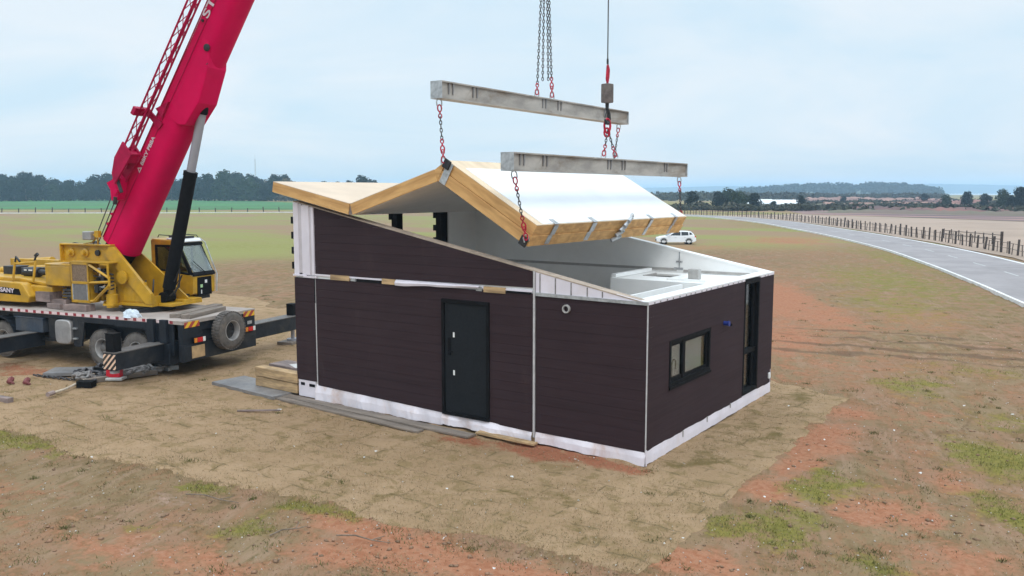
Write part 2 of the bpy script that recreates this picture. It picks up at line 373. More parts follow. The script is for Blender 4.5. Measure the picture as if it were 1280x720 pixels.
# ------------------------------------------------------------------ ground
def ground_mat():
    m, t, N, Lk, b = new_mat('bare_field_soil')
    v = mapped(N, Lk)
    A = lambda n: (lambda q: (setattr(q, 'attribute_name', n), q.outputs['Fac'])[1])(N.new('ShaderNodeAttribute'))
    nb = noise(N, Lk, v, .35, 6, .6, .5); nm = noise(N, Lk, v, 1.7, 6, .65, .4); nf = noise(N, Lk, v, 9, 5, .7); nff = noise(N, Lk, v, 42, 3, .7)
    rot = N.new('ShaderNodeVectorRotate'); rot.rotation_type = 'Z_AXIS'; rot.inputs['Angle'].default_value = R(-20); Lk.new(v, rot.inputs['Vector'])
    stv = N.new('ShaderNodeMapping'); stv.inputs['Scale'].default_value = (1.5, .32, 1); Lk.new(rot.outputs[0], stv.inputs['Vector'])
    ns = noise(N, Lk, stv.outputs[0], 1.5, 7, .7, .9)
    nt = noise(N, Lk, stv.outputs[0], 5.0, 5, .7, .6)
    base = mixc(N, Lk, ramp(N, Lk, nb, .40, .58), (.272, .158, .096), (.232, .16, .088))
    base = mixc(N, Lk, ramp(N, Lk, nm, .44, .60, 0, .9), base, (0.168, 0.1138, 0.05474))
    base = mixc(N, Lk, ramp(N, Lk, ns, .5, .66, 0, .5), base, (0.3348, 0.2185, 0.1472))
    base = mixc(N, Lk, ramp(N, Lk, nt, .54, .70, 0, .75), base, (0.1395, 0.107, 0.0506))
    base = mixc(N, Lk, ramp(N, Lk, ns, .50, .34, 0, .6), base, (0.3023, 0.1535, 0.0874))
    jit = math_(N, Lk, 'ADD', math_(N, Lk, 'MULTIPLY', math_(N, Lk, 'SUBTRACT', nm, .5), 1.5), math_(N, Lk, 'MULTIPLY', math_(N, Lk, 'SUBTRACT', nf, .5), .8))
    far = ramp(N, Lk, A('far'), .35, .75)
    fcol = mixc(N, Lk, ramp(N, Lk, noise(N, Lk, mapped(N, Lk, (.02, .045, 1)), 1, 6, .62, .6), .43, .57), (0.2465, 0.2372, 0.0828), (0.279, 0.186, 0.1104))
    base = mixc(N, Lk, far, base, fcol)
    red = ramp(N, Lk, math_(N, Lk, 'ADD', A('red'), jit), .30, .80)
    rcol = mixc(N, Lk, ramp(N, Lk, nf, .35, .65), (.30, .122, .064), (.385, .185, .108))
    col = mixc(N, Lk, red, base, rcol)
    pale = ramp(N, Lk, math_(N, Lk, 'ADD', A('pale'), jit), .45, .85)
    col = mixc(N, Lk, pale, col, (0.3672, 0.2411, 0.1803))
    gr = ramp(N, Lk, math_(N, Lk, 'ADD', A('green'), math_(N, Lk, 'MULTIPLY', jit, 1.35)), .38, .95)
    gcol = mixc(N, Lk, ramp(N, Lk, nf, .35, .65), (0.1488, 0.1442, 0.0276), (0.2325, 0.2, 0.046))
    col = mixc(N, Lk, math_(N, Lk, 'MULTIPLY', gr, .85), col, gcol)
    dk = ramp(N, Lk, math_(N, Lk, 'ADD', A('dark'), math_(N, Lk, 'MULTIPLY', jit, .6)), .4, .8, 0, .7)
    col = mixc(N, Lk, dk, col, (0.125, 0.077, 0.0483))
    # crumbs of darker thatch and pale grit
    col = mixc(N, Lk, ramp(N, Lk, nf, .56, .72, 0, .4), col, (0.1172, 0.077, 0.04508))
    col = mixc(N, Lk, ramp(N, Lk, nff, .60, .74, 0, .3), col, (0.3594, 0.2611, 0.1932))
    col = mixc(N, Lk, ramp(N, Lk, nff, .40, .28, 0, .3), col, (0.09374, 0.06026, 0.03864))
    Lk.new(col, b.inputs['Base Color']); b.inputs['Roughness'].default_value = .95; b.inputs['Specular IOR Level'].default_value = .1
    h = math_(N, Lk, 'ADD', nm, math_(N, Lk, 'ADD', math_(N, Lk, 'MULTIPLY', nf, .5), math_(N, Lk, 'MULTIPLY', nff, .25)))
    bump(N, Lk, b, h, .85, .05)
    return m
def grid_axis(lo, hi, step, far, n):
    a = np.arange(lo, hi+1e-6, step); g = np.geomspace(step*2, far, n)
    return np.concatenate([(lo-np.cumsum(np.diff(np.concatenate([[0], g]))))[::-1], a, hi+np.cumsum(np.diff(np.concatenate([[0], g])))])
gx = grid_axis(-34, 14, .2, 1700, 44); gy = grid_axis(-11, 40, .2, 1700, 44)
X, Y = np.meshgrid(gx, gy); xf, yf = X.ravel(), Y.ravel()
SOD_FRONT = [(-34, -7.9), (-20, -6.5), (-12.46, -5.75), (-7.44, -5.23), (-2.88, -4.80), (-.03, -4.39), (2.07, -4.22)]
def sod_front(x): return np.interp(x, [p[0] for p in SOD_FRONT], [p[1] for p in SOD_FRONT])
def blob(lst, xs, ys):
    m = np.zeros_like(xs)
    wx = xs + 1.2*(fbm(xs*.8, ys*.8, 3, 31)-.5); wy = ys + 1.2*(fbm(xs*.8, ys*.8, 3, 57)-.5)
    for cx, cy, rx, ry, a, s in lst:
        ca, sa = math.cos(a), math.sin(a); dx_, dy_ = wx-cx, wy-cy
        q = ((dx_*ca+dy_*sa)/rx)**2 + ((-dx_*sa+dy_*ca)/ry)**2
        m = np.maximum(m, s*np.exp(-q*.9))
    return m
GREEN = [(-5.8,-5.35,.75,.28,.1,1.0),(-3.7,-4.98,.45,.25,.1,1.1),(-3.1,-4.95,.7,.25,.1,.95),(-3.8,-6.05,.8,.5,.3,.85),(-11.9,-5.75,1.6,.35,.15,1.0),(-9.9,-5.5,.7,.2,.1,.9),
 (3.2,.75,.75,.6,.8,1.0),(2.75,-1.9,.9,.75,.5,.95),(3.0,1.4,.4,.5,.8,.8),(5.6,4.2,.9,1.5,.5,1.15),(5.9,1.1,.6,1.2,.4,1.1),(2.9,10.3,1.3,1.7,.2,.85),(-3.4,39.5,5,16,.42,.75),(-1,28,3,8,.4,.7),
 (-6.5,58,3,20,.45,.8),(4.4,-2.1,.6,.5,0,.9),(3.0,-.8,.6,.5,.5,.8),(5.5,7.5,1.2,1.8,.3,.6),(-5.2,-7.2,.9,.4,.2,.55),(.6,.55,.9,.35,.7,.0),(-13,18,9,4,.3,.5),(4.3,13.6,2.2,1.5,0,.6),(-62,38,14,10,.6,.55),(-55,62,30,12,.6,.6),(-30,30,18,5,.6,.55),(-14,90,8,30,.5,.7),(-34,118,12,34,.6,.7),(3.6,-3.5,.5,.5,0,.6)]
RED = [(2.35,3.6,.75,1.7,.0,1.1),(2.4,1.8,.5,1.2,.2,1.0),(2.25,6.2,.6,1.1,0,.8),(2.55,.1,.5,.9,.3,1.0),(.1,-5.1,1.5,.45,.12,1.2),(-1.6,-5.05,1.6,.55,.12,1.1),(1.6,-4.9,1.0,.6,.1,.9),(-1.3,-5.9,1.4,.5,.2,.9),(-3.1,-7.3,1.4,.8,.2,.75),(-4.6,-7.9,1.4,.9,.1,.7),(-8.8,-7.2,2.2,.9,.1,.55),
 (-7.3,-5.6,1.2,.35,.1,.5),(-2.3,-.45,1.8,.42,.05,1.0),(-.9,-.3,1.1,.35,0,1.05),(-3.9,-.75,.8,.4,.0,.8),(-21,78,6,10,.4,.8),(-6.2,28,2.0,11,.35,.95),(-2.4,16.5,1.6,4.5,.3,.95),(-18.8,-1.9,1.6,.9,0,.8),(5.0,2.4,1.0,.9,.3,.65),(4.3,.1,.8,1.1,.3,.85),(5.3,-1.2,1.3,.9,.3,.75),(2.5,-3.6,.8,.7,.3,1.0),(1.2,23,3,5,.3,.6),(-26,60,9,5,.9,.6),(-40,44,14,5,.7,.5),(3.7,6.5,1.0,1.2,0,.6),(4.0,4.3,.9,.8,.3,.55),(7,8,7,16,.2,.42),(-8,34,8,24,.4,.46),(-14,62,10,26,.5,.40),(-5,-8.2,8,2.4,.1,.46),(4.5,-3,3,3,0,.45),(1,12,4,5,.3,.5),(-2.5,22,1.8,6,.35,.75)]
PALE = [(-6.1,-5.95,1.2,.5,.1,.55),(-5.5,-6.7,1.3,.6,.4,.52),(-4.3,-7.5,1.2,.6,.2,.5),(2.4,3.4,.3,.3,0,.6),(4.5,-.3,.6,.6,0,.4)]
DARK = [(-5.3,-.75,1.4,.22,.02,.9),(-7.3,-.62,.9,.2,.02,.6),(2.0,15.6,7,.34,.12,1.0),(1.5,14.3,7,.30,.12,.95),(3.5,17.6,8,.34,.10,1.0),(0,19.0,8,.3,.08,.8),(4.5,6.2,.25,5,-.2,.6),(5.7,7.0,.25,5,-.2,.55),(-8.3,-7.4,.5,.3,.1,.6),(-3.2,-2.0,.4,.2,0,.4),(-25.5,88,3,1.5,.3,.7),(-3,40,4,1,.2,.35),(-16.5,0.6,3.6,1.8,.18,.2)]
Z = (fbm(xf*.9, yf*.9, 4, 3)-.5)*.10 + (fbm(xf*3.1, yf*3.1, 3, 9)-.5)*.05
near = np.clip(1-np.maximum(np.abs(xf+10)-28, np.abs(yf-14)-28)/20, 0, 1); Z *= near
red = blob(RED, xf, yf) + .38*(fbm(xf*.35, yf*.35, 3, 77)-.5)*near; green = blob(GREEN, xf, yf); pale = blob(PALE, xf, yf); dark = blob(DARK, xf, yf)
farm = np.clip((np.hypot(xf-6, yf+14)-np.interp(xf, [-60, -10], [27, 55]))/60, 0, 1)
nx, ny = len(gx), len(gy)
ii, jj = np.meshgrid(np.arange(nx-1), np.arange(ny-1)); q0 = (jj*nx+ii).ravel()
ground = np_mesh('ground', np.stack([xf, yf, Z-.02], 1), np.stack([q0, q0+1, q0+1+nx, q0+nx], 1), ground_mat(), True,
                 {'red': red, 'green': green, 'pale': pale, 'dark': dark, 'far': farm})
tag(ground, kind='structure')

# laid sod: sheet of dry turf rolls around the house with ragged butt ends
def sod_mat():
    m, t, N, Lk, b = new_mat('dry_turf')
    v = mapped(N, Lk)
    nb = noise(N, Lk, v, .45, 6, .6, .4); nm = noise(N, Lk, v, 2.3, 6, .65, .5); nf = noise(N, Lk, v, 11, 5, .7); nff = noise(N, Lk, v, 48, 3, .7)
    c = mixc(N, Lk, ramp(N, Lk, nb, .35, .65), (0.3154, 0.2069, 0.1171), (0.3736, 0.2492, 0.1463))
    c = mixc(N, Lk, ramp(N, Lk, nm, .49, .62, 0, .9), c, (0.2474, 0.169, 0.08361))
    c = mixc(N, Lk, ramp(N, Lk, nm, .44, .30, 0, .5), c, (0.4124, 0.283, 0.1797))
    br = N.new('ShaderNodeTexBrick'); br.offset = .4; br.inputs['Scale'].default_value = 1.0
    br.inputs['Brick Width'].default_value = 1.9; br.inputs['Row Height'].default_value = .62; br.inputs['Mortar Size'].default_value = .022; br.inputs['Mortar Smooth'].default_value = .6
    wv = N.new('ShaderNodeVectorMath'); wv.operation = 'ADD'; Lk.new(v, wv.inputs[0])
    nz = N.new('ShaderNodeTexNoise'); nz.inputs['Scale'].default_value = 1.5; nz.inputs['Detail'].default_value = 4; Lk.new(v, nz.inputs['Vector'])
    sc_ = N.new('ShaderNodeVectorMath'); sc_.operation = 'SCALE'; sc_.inputs['Scale'].default_value = .22; Lk.new(nz.outputs['Color'], sc_.inputs[0]); Lk.new(sc_.outputs[0], wv.inputs[1])
    Lk.new(wv.outputs[0], br.inputs['Vector'])
    seam = math_(N, Lk, 'MULTIPLY', br.outputs['Fac'], ramp(N, Lk, nm, .40, .62))
    c = mixc(N, Lk, math_(N, Lk, 'MULTIPLY', seam, .55), c, (0.1455, 0.1141, 0.05852))
    at = N.new('ShaderNodeAttribute'); at.attribute_name = 'stain'
    jit = math_(N, Lk, 'ADD', math_(N, Lk, 'MULTIPLY', math_(N, Lk, 'SUBTRACT', nm, .5), 1.3), math_(N, Lk, 'MULTIPLY', math_(N, Lk, 'SUBTRACT', nf, .5), .8))
    c = mixc(N, Lk, ramp(N, Lk, math_(N, Lk, 'ADD', at.outputs['Fac'], jit), .4, .85, 0, .8), c, (0.1455, 0.1055, 0.03763))
    at2 = N.new('ShaderNodeAttribute'); at2.attribute_name = 'soil'
    c = mixc(N, Lk, ramp(N, Lk, math_(N, Lk, 'ADD', at2.outputs['Fac'], jit), .4, .85, 0, .9), c, (0.3202, 0.1141, 0.06271))
    c = mixc(N, Lk, ramp(N, Lk, nf, .55, .72, 0, .5), c, (0.1844, 0.131, 0.07106))
    c = mixc(N, Lk, ramp(N, Lk, nff, .58, .72, 0, .28), c, (0.4851, 0.3633, 0.2675))
    c = mixc(N, Lk, ramp(N, Lk, nff, .42, .28, 0, .28), c, (0.1455, 0.1014, 0.05852))
    Lk.new(c, b.inputs['Base Color']); b.inputs['Roughness'].default_value = .95; b.inputs['Specular IOR Level'].default_value = .1
    h = math_(N, Lk, 'ADD', nm, math_(N, Lk, 'ADD', math_(N, Lk, 'MULTIPLY', nf, .6), math_(N, Lk, 'MULTIPLY', nff, .3)))
    h = math_(N, Lk, 'SUBTRACT', h, math_(N, Lk, 'MULTIPLY', seam, .6))
    bump(N, Lk, b, h, .85, .045)
    return m
su = np.linspace(0, 1, 300); sx = np.concatenate([np.linspace(-34, -14, 70)[:-1], np.linspace(-14, 2.07, 210)])
SX, SV = np.meshgrid(sx, np.linspace(0, 1, 150))
def steps(c, wdt, seed, amp):
    k = np.floor(c/wdt); return (vnoise(k*3.7, k*1.3, seed)-.5)*amp
yf0 = sod_front(SX) + steps(SX, .9, 5, .30) + (fbm(SX*4, SX*0+2, 3, 8)-.5)*.34 + (fbm(SX*.6, SX*0+4, 2, 18)-.5)*.5
yb = 8.6 + (fbm(SX*.5, SX*0+9, 3, 18)-.5)*2.2 + np.clip((-SX-9)*.22, 0, 5)
SY = yf0 + (yb-yf0)*SV
xr = 2.02 + (SY+4.2)*(-.018) + steps(SY, .62, 12, .28) + (fbm(SY*5, SY*0+5, 3, 21)-.5)*.12
k = np.clip((SX+2)/4.07, 0, 1); SXX = SX + (xr-2.07)*k**3
edge = np.minimum.reduce([SV*13/.12, (1-SV)*13/.12, (2.07-SX)/.1, np.ones_like(SV)]); edge = np.clip(edge, 0, 1)
zb = np.interp(SXX.ravel(), [0, 1], [0, 0])*0 + (fbm(SXX.ravel()*.9, SY.ravel()*.9, 4, 3)-.5)*.10 + (fbm(SXX.ravel()*3.1, SY.ravel()*3.1, 3, 9)-.5)*.05
SZ = zb - .02 + .026*edge.ravel() - .02*(1-edge.ravel()) + (fbm(SXX.ravel()*6, SY.ravel()*6, 2, 44)-.5)*.018
STAIN = [(.5,3.4,.45,3.6,0,.62),(.7,.8,1.2,.3,.75,.9),(1.2,3.2,.3,1.2,0,.7),(.9,6.9,.6,.9,0,.9),(-.6,-2.6,.9,.5,.2,.7),(-1.2,-3.0,.7,.4,.1,.6),(-6.0,-2.0,.6,.25,.1,.55),(-4.0,-4.2,1.5,.3,.1,.6),(-7,-4.6,2,.25,.1,.55),(-8.6,-3.9,1,.3,0,.5),(-12,-4.6,2,.3,.1,.4),(.6,-3.6,.8,.4,.1,.6),(-11,-4.4,1.5,.3,.2,.4)]
SOILB = [(-2.3,-.45,1.6,.40,.05,1.0),(-.9,-.25,1.1,.35,0,1.1),(-3.7,-.75,.9,.42,.0,.9),(-1.4,-.35,1.5,.25,0,.8),(-18.5,-2.2,2.2,.9,.1,.75),(-6,-1.9,.5,.2,0,.35)]
nsx, nsy = SX.shape[1], SX.shape[0]
ii, jj = np.meshgrid(np.arange(nsx-1), np.arange(nsy-1)); q0 = (jj*nsx+ii).ravel()
sod = np_mesh('turf', np.stack([SXX.ravel(), SY.ravel(), SZ], 1), np.stack([q0, q0+1, q0+1+nsx, q0+nsx], 1), sod_mat(), True,
              {'stain': blob(STAIN, SXX.ravel(), SY.ravel()), 'soil': blob(SOILB, SXX.ravel(), SY.ravel())})
tag(sod, kind='structure')

# ------------------------------------------------------------------ road, fields
RN = [(7.2,21.6),(4.1,30.8),(1.1,40),(-3.3,52.5),(-9.8,69.1),(-19,88.4),(-27.6,104.5),(-44.7,134),(-63.3,156.5),(-84,168.5),(-104,170),(-123,161),(-160.2,135),(-183.7,113),(-211.8,88.5),(-260,46)]
def smooth_line(P, n=8):
    out = []
    for i in range(len(P)-1):
        p0, p1, p2, p3 = (Vector(P[max(0, min(len(P)-1, i+k))]) for k in (-1, 0, 1, 2))
        for s in range(n):
            t = s/n
            out.append(.5*((2*p1)+(-p0+p2)*t+(2*p0-5*p1+4*p2-p3)*t*t+(-p0+3*p1-3*p2+p3)*t**3))
    out.append(Vector(P[-1])); return out
RL = smooth_line([(14, -3)] + RN)
def smooth_line3(P, n=4):
    out = []
    for i in range(len(P)-1):
        p0, p1, p2, p3 = (Vector(P[max(0, min(len(P)-1, i+k))]) for k in (-1, 0, 1, 2))
        for s in range(n):
            t = s/n; out.append(.5*((2*p1)+(-p0+p2)*t+(2*p0-5*p1+4*p2-p3)*t*t+(-p0+3*p1-3*p2+p3)*t**3))
    return out
def offs(L, d):
    o = []
    for i, p in enumerate(L):
        t = (L[min(i+1, len(L)-1)]-L[max(i-1, 0)]).normalized(); o.append(p + Vector((t.y, -t.x))*d)
    return o
def ribbon(name, L, d0, d1, z0, z1, m, parent=None, solid=False):
    a, b = offs(L, d0), offs(L, d1); mb = MB(); n = len(L)
    vs = [(p.x, p.y, z1) for p in a] + [(p.x, p.y, z1) for p in b]
    fs = [(i, i+1, n+i+1, n+i) for i in range(n-1)]
    if solid:
        vs += [(p.x, p.y, z0) for p in a] + [(p.x, p.y, z0) for p in b]
        fs += [(i, 2*n+i, 2*n+i+1, i+1) for i in range(n-1)] + [(n+i, n+i+1, 3*n+i+1, 3*n+i) for i in range(n-1)]
    mb.add(vs, fs); return mb.build(name, m, parent)
MT['asphalt'] = mat('pale_concrete_road', (.305, .272, .270), .85, 0, .09, .35, .08, dirt=(.225,.20,.198), dirt_amt=.8)
MT['roadline'] = mat('road_paint', (.78, .77, .76), .7, 0, .06, 1.2, .02, dirt=(.45,.43,.42), dirt_amt=.5)
MT['kerb'] = mat('kerb_concrete', (.74, .72, .70), .8, 0, .1, 1.2, .05)
road = ribbon('road', RL, 0, 7.0, -.1, .05, MT['asphalt'], solid=True); tag(road, kind='structure')
tag(ribbon('kerb', RL, -.16, .0, -.1, .14, MT['kerb'], solid=True), kind='structure')
tag(ribbon('road_marking', RL, 6.55, 6.8, 0, .056, MT['roadline']), kind='structure')
dash = MB()
acc = 0
for i in range(len(RL)-1):
    pass
def arc_points(L, step):
    out = []; acc = 0; nxt = 0
    for i in range(len(L)-1):
        seg = (L[i+1]-L[i]).length
        while nxt <= acc+seg:
            t = (nxt-acc)/seg; d = (L[i+1]-L[i]).normalized(); out.append((L[i]+(L[i+1]-L[i])*t, d)); nxt += step
        acc += seg
    return out
for p, d in arc_points(offs(RL, 3.5), 7.4)[2:26]:
    s = Vector((-d.y, d.x))*.06; e = d*1.5
    dash.add([(p.x-s.x-e.x, p.y-s.y-e.y, .056), (p.x+s.x-e.x, p.y+s.y-e.y, .056), (p.x+s.x+e.x, p.y+s.y+e.y, .056), (p.x-s.x+e.x, p.y-s.y+e.y, .056)], [(0,1,2,3)])
tag(dash.build('lane_marking', mat('worn_road_paint', (.52,.51,.50), .7, 0, .1, 1.2, .02, dirt=(.36,.355,.37), dirt_amt=.8)), kind='structure')

def sheet(name, poly, z, m):
    # polygon sheet with a gently ragged outline
    P = []
    for i in range(len(poly)):
        a, b = Vector(poly[i]), Vector(poly[(i+1) % len(poly)]); L_ = (b-a).length; k = max(2, int(L_/6)); nrm = Vector((-(b-a).y, (b-a).x)).normalized()
        for s in range(k):
            t = s/k; P.append(a+(b-a)*t + nrm*rng.uniform(-.5, .5)*(1 if s else 0))
    mb = MB(); mb.add([(p.x, p.y, z) for p in P], [tuple(range(len(P)))])
    o = mb.build(name, m); tag(o, kind='structure'); return o
MT['field'] = mat('tilled_field', (.37, .265, .20), .95, 0, .1, .08, .1, col2=(.32, .23, .17), stretch=(1, 1, 1))
MT['crop'] = mat('winter_crop', (.03, .16, .03), .9, 0, .2, .03, .1, col2=(.045, .12, .035))
MT['scrubland'] = mat('heather_scrub', (.31, .18, .145), .95, 0, .3, .05, .1, col2=(.10, .06, .065), stretch=(.5, 2.0, 1), dirt=(.12,.13,.07), dirt_amt=.8)
MT['stubble'] = mat('pale_stubble', (.46, .34, .28), .95, 0, .15, .02, .1, col2=(.34, .24, .21), stretch=(.5, 1.8, 1))
FL = offs(RL, 7.6)
i0 = min(range(len(FL)), key=lambda i: (FL[i]-Vector((2, 58))).length); i1 = min(range(len(FL)), key=lambda i: (FL[i]-Vector((-66, 178))).length)
sheet('tilled_field', [(40, 20), (14, 30)] + [tuple(FL[i]) for i in range(i0-8, i1+1, 4)] + [(-52, 189), (-42.4, 181), (-21.7, 171.4), (-4.6, 158.3), (25, 140), (70, 110)], .03, MT['field'])
sheet('scrubland', [(-52, 192), (-42, 184), (-21.7, 174), (-4.6, 161), (40, 140), (220, 260), (-40, 620), (-180, 520), (-95, 300)], .02, MT['scrubland'])
sheet('crop_field', [(-268, 112), (-217.8, 136), (-176, 168), (-150, 186), (-180, 214), (-250.6, 240), (-416.8, 320), (-600, 300), (-470, 182)], .03, MT['crop'])

# ------------------------------------------------------------------ haze
hm = bpy.data.materials.new('haze_air'); hm.use_nodes = True
ht = hm.node_tree
for n_ in list(ht.nodes): ht.nodes.remove(n_)
ho = ht.nodes.new('ShaderNodeOutputMaterial'); hv = ht.nodes.new('ShaderNodeVolumePrincipled')
hv.inputs['Color'].default_value = (.52, .76, 1.0, 1); hv.inputs['Density'].default_value = .00037; hv.inputs['Anisotropy'].default_value = 0.0
ht.links.new(hv.outputs[0], ho.inputs['Volume'])
hz = MB().box(-12000, 12000, -12000, 12000, -1.3, 47).build('haze', hm); tag(hz, kind='stuff')

# ------------------------------------------------------------------ far hills and woods
def leaf_cloud(lobes, n, size, seed, flat=.8):
    """many leaf-clump faces spread through ellipsoid lobes: (x,y,z,rx,ry,rz)"""
    g = np.random.default_rng(seed); V = []; 
    wts = np.array([l[3]*l[4]*l[5] for l in lobes])**.67; wts /= wts.sum()
    cnt = np.maximum(1, (wts*n).astype(int))
    for l, c in zip(lobes, cnt):
        d = g.normal(size=(c, 3)); d /= np.linalg.norm(d, axis=1)[:, None]
        d[:, 2] = np.where(d[:, 2] < -.8, -d[:, 2]*.6, d[:, 2])
        rad = g.uniform(.55, 1.06, c)**.6
        p = d*rad[:, None]*np.array(l[3:6]) + np.array(l[:3])
        nrm = d + g.normal(size=(c, 3))*.55; nrm /= np.linalg.norm(nrm, axis=1)[:, None]
        a = np.cross(nrm, g.normal(size=(c, 3))); a /= np.linalg.norm(a, axis=1)[:, None]; b = np.cross(nrm, a)
        s = size*g.uniform(.55, 1.35, c)[:, None]
        q = np.stack([p-a*s, p-b*s*flat, p+a*s, p+b*s*flat], 1)
        V.append(q.reshape(-1, 3))
    V = np.concatenate(V); F = np.arange(len(V)).reshape(-1, 4)
    return V, F
tree_protos = {}
def tree_proto(kind, seed, h, wd, leafmat, n=1500, size=.55, shape='wood'):
    g = random.Random(seed); lobes = []
    cb_ = .02*h
    for i in range(11):
        a = g.uniform(0, 6.28); rr = g.uniform(.1, .62)*wd/2; zz = cb_ + (h-cb_)*g.uniform(.12, .78)
        k = 1-.45*abs((zz-h*.5)/(h*.5))
        lobes.append((rr*math.cos(a), rr*math.sin(a), zz, wd*.27*k*g.uniform(.8, 1.25), wd*.27*k*g.uniform(.8, 1.25), h*.2*g.uniform(.8, 1.2)))
    lobes.append((0, 0, h*.78, wd*.26, wd*.26, h*.2)); lobes.append((0, 0, h*.45, wd*.36, wd*.36, h*.3)); lobes.append((0, 0, h*.16, wd*.4, wd*.4, h*.17))
    V, F = leaf_cloud(lobes, n, size, seed)
    root = empty('tree'); root.location = (0, 0, -500)
    cr_ = np_mesh('crown', V, F, leafmat); cr_.parent = root
    tb = MB(); tb.tube([(0,0,-.3),(0,0,.2*h),(.1,.05,.5*h),(.05,.1,.8*h)], [.035*h,.024*h,.016*h,.006*h], 7)
    for i in range(5):
        a = i*1.3+g.uniform(0, .6); z0 = h*g.uniform(.2, .45)
        tb.tube([(0,0,z0),(wd*.16*math.cos(a), wd*.16*math.sin(a), z0+h*.12),(wd*.3*math.cos(a), wd*.3*math.sin(a), z0+h*.26)], [.012*h,.009*h,.004*h], 5)
    tb.build('trunk', MT['bark'], root)
    return root
P_TREE = [tree_proto('a', 3, 17, 15, MT['leaf_dark'], 1900, .62), tree_proto('b', 5, 15, 13, MT['leaf_dark'], 1700, .6), tree_proto('c', 8, 16, 16, MT['leaf_mid'], 1900, .62), tree_proto('d', 13, 14, 12, MT['leaf_brown'], 1500, .55), tree_proto('e', 21, 18, 13, MT['leaf_dark'], 1800, .6)]
used = set()
def place_tree(pi, x, y, s, label, group, sz=1.0, cat='tree', name='tree'):
    src = P_TREE[pi]
    if pi in used: o = copy_tree(src)
    else: o = src; used.add(pi)
    o.name = name
    o.location = (x, y, 0); o.rotation_euler = (0, 0, rng.uniform(0, 6.28)); o.scale = (s*rng.uniform(.92, 1.1), s*rng.uniform(.92, 1.1), s*sz)
    for k_ in ('group', 'label', 'category'):
        if k_ in o: del o[k_]
    tag(o, label, cat, group); return o
CX, CY = 6.832, -14.381
def polar(px, dist):
    """a spot at a bearing (given by a column of the photograph) and a ground distance from the drone"""
    a = math.atan((px-640)/1075.5) + R(-34.475) ; a = R(90) - a
    return CX + dist*math.cos(a), CY + dist*math.sin(a)
# the wood along the left horizon: three staggered rows
WOODL = 'dense blue-green tree in the long wood beyond the green crop field'
def wood_depth(px): return 560 - max(0, px-250)*.55
for row in range(3):
    px = -30 - row*5
    while px < 500:
        d = wood_depth(px) + row*14 + rng.uniform(-5, 5); x, y = polar(px, d)
        lowering = 1.0 - .35*max(0, min(1, (px-330)/130))
        place_tree(rng.choice([0, 1, 2, 4, 0, 1, 4, 3]), x, y, rng.uniform(.80, 1.22)*(1+.12*math.sin(px*.045)+.08*math.sin(px*.11+row))*lowering*.86, WOODL, 'trees of the wood on the left horizon', rng.uniform(.9, 1.02))
        px += rng.uniform(13, 19)
for px, d, s, pi, sz, lb in ((283, 520, 1.12, 2, 1.04, 'tall broad rounded tree standing above the wood just right of the crane boom'),
                         (313, 512, 1.0, 2, .9, 'lower bushy green tree at the front of the wood under the thin mast'),
                         (262, 525, .9, 0, 1.1, 'dark upright tree at the wood edge behind the black lift cylinder')):
    x, y = polar(px, d); place_tree(pi, x, y, s, lb, None, sz)
# trees right of the house, beyond the fence
for px, d, s, pi, sz, lb in ((864, 262, .40, 1, .95, 'dark round tree left of the tree clump beyond the fence, beside the dangling chain'),
                         (908, 262, .44, 2, .95, 'largest green tree in the middle of the clump beyond the fence bend'),
                         (896, 256, .33, 0, 1.0, 'low dark tree at the left foot of the clump beyond the fence bend'),
                         (922, 250, .38, 2, .95, 'bright green bushy tree at the front of the clump left of the white shed'),
                         (942, 262, .37, 0, .85, 'blue-green round tree directly above the left end of the white shed'),
                         (999, 268, .20, 1, 1.5, 'small dark upright tree at the right end of the white shed'),
                         (966, 262, .18, 0, .9, 'small dark bush tree in front of the white shed'),
                         (1052, 420, .24, 1, 1.0, 'small lone dark tree on the pale stubble'),
                         (1206, 330, .34, 0, 1.0, 'dark upright round tree left of the tall right-hand trees'),
                         (1180, 345, .29, 2, 1.0, 'pale green round tree at the left end of the right-hand row'),
                         (1228, 335, .33, 1, 1.0, 'smaller dark tree second from the left among the tall right-hand trees'),
                         (1250, 300, .40, 2, 1.0, 'tall broad green tree near the right edge of the view'),
                         (1272, 285, .42, 0, 1.0, 'tallest dark tree at the far right edge of the view'),
                         (1262, 280, .30, 4, .8, 'low dark tree under the two tall trees at the right edge'),
                         (1152, 430, .35, 1, .9, 'distant dark tree below the end of the wooded hill')):
    x, y = polar(px, d); place_tree(pi, x, y, s, lb, None, sz)
# shrubs along the fence line
sv_, sf_ = leaf_cloud([(0,0,.8,1.5,1.2,.9),(1.2,.3,.6,1.1,1,.7),(-1.1,-.2,.7,1.1,1,.8)], 420, .24, 77)
shrub0 = None
SHR = [(835,255),(846,252),(858,250),(872,255),(884,252),(899,249),(912,247),(926,246),(938,249),(951,247),(960,250),(974,248),(985,250),(1000,252),(1012,262),(1026,270),(1042,290),(1064,292),(1090,296),(1112,300),(1136,300),(1160,302),(1190,300),(1218,300),(1240,290),(1262,285)]
for px, d in SHR:
    x, y = polar(px, d)
    if shrub0 is None:
        shrub0 = np_mesh('shrub', sv_, sf_, MT['scrub']); o = shrub0
    else: o = shrub0.copy(); COL.objects.link(o)
    s = rng.uniform(.8, 1.5) * (1.0 if px < 1010 else .8); o.location = (x, y, -.1); o.scale = (s*1.5, s*1.3, s); o.rotation_euler = (0, 0, rng.uniform(0, 6))
    tag(o, 'low brownish shrub in the rough strip between the fence and the far scrubland', 'shrub', 'shrubs beyond the fence')
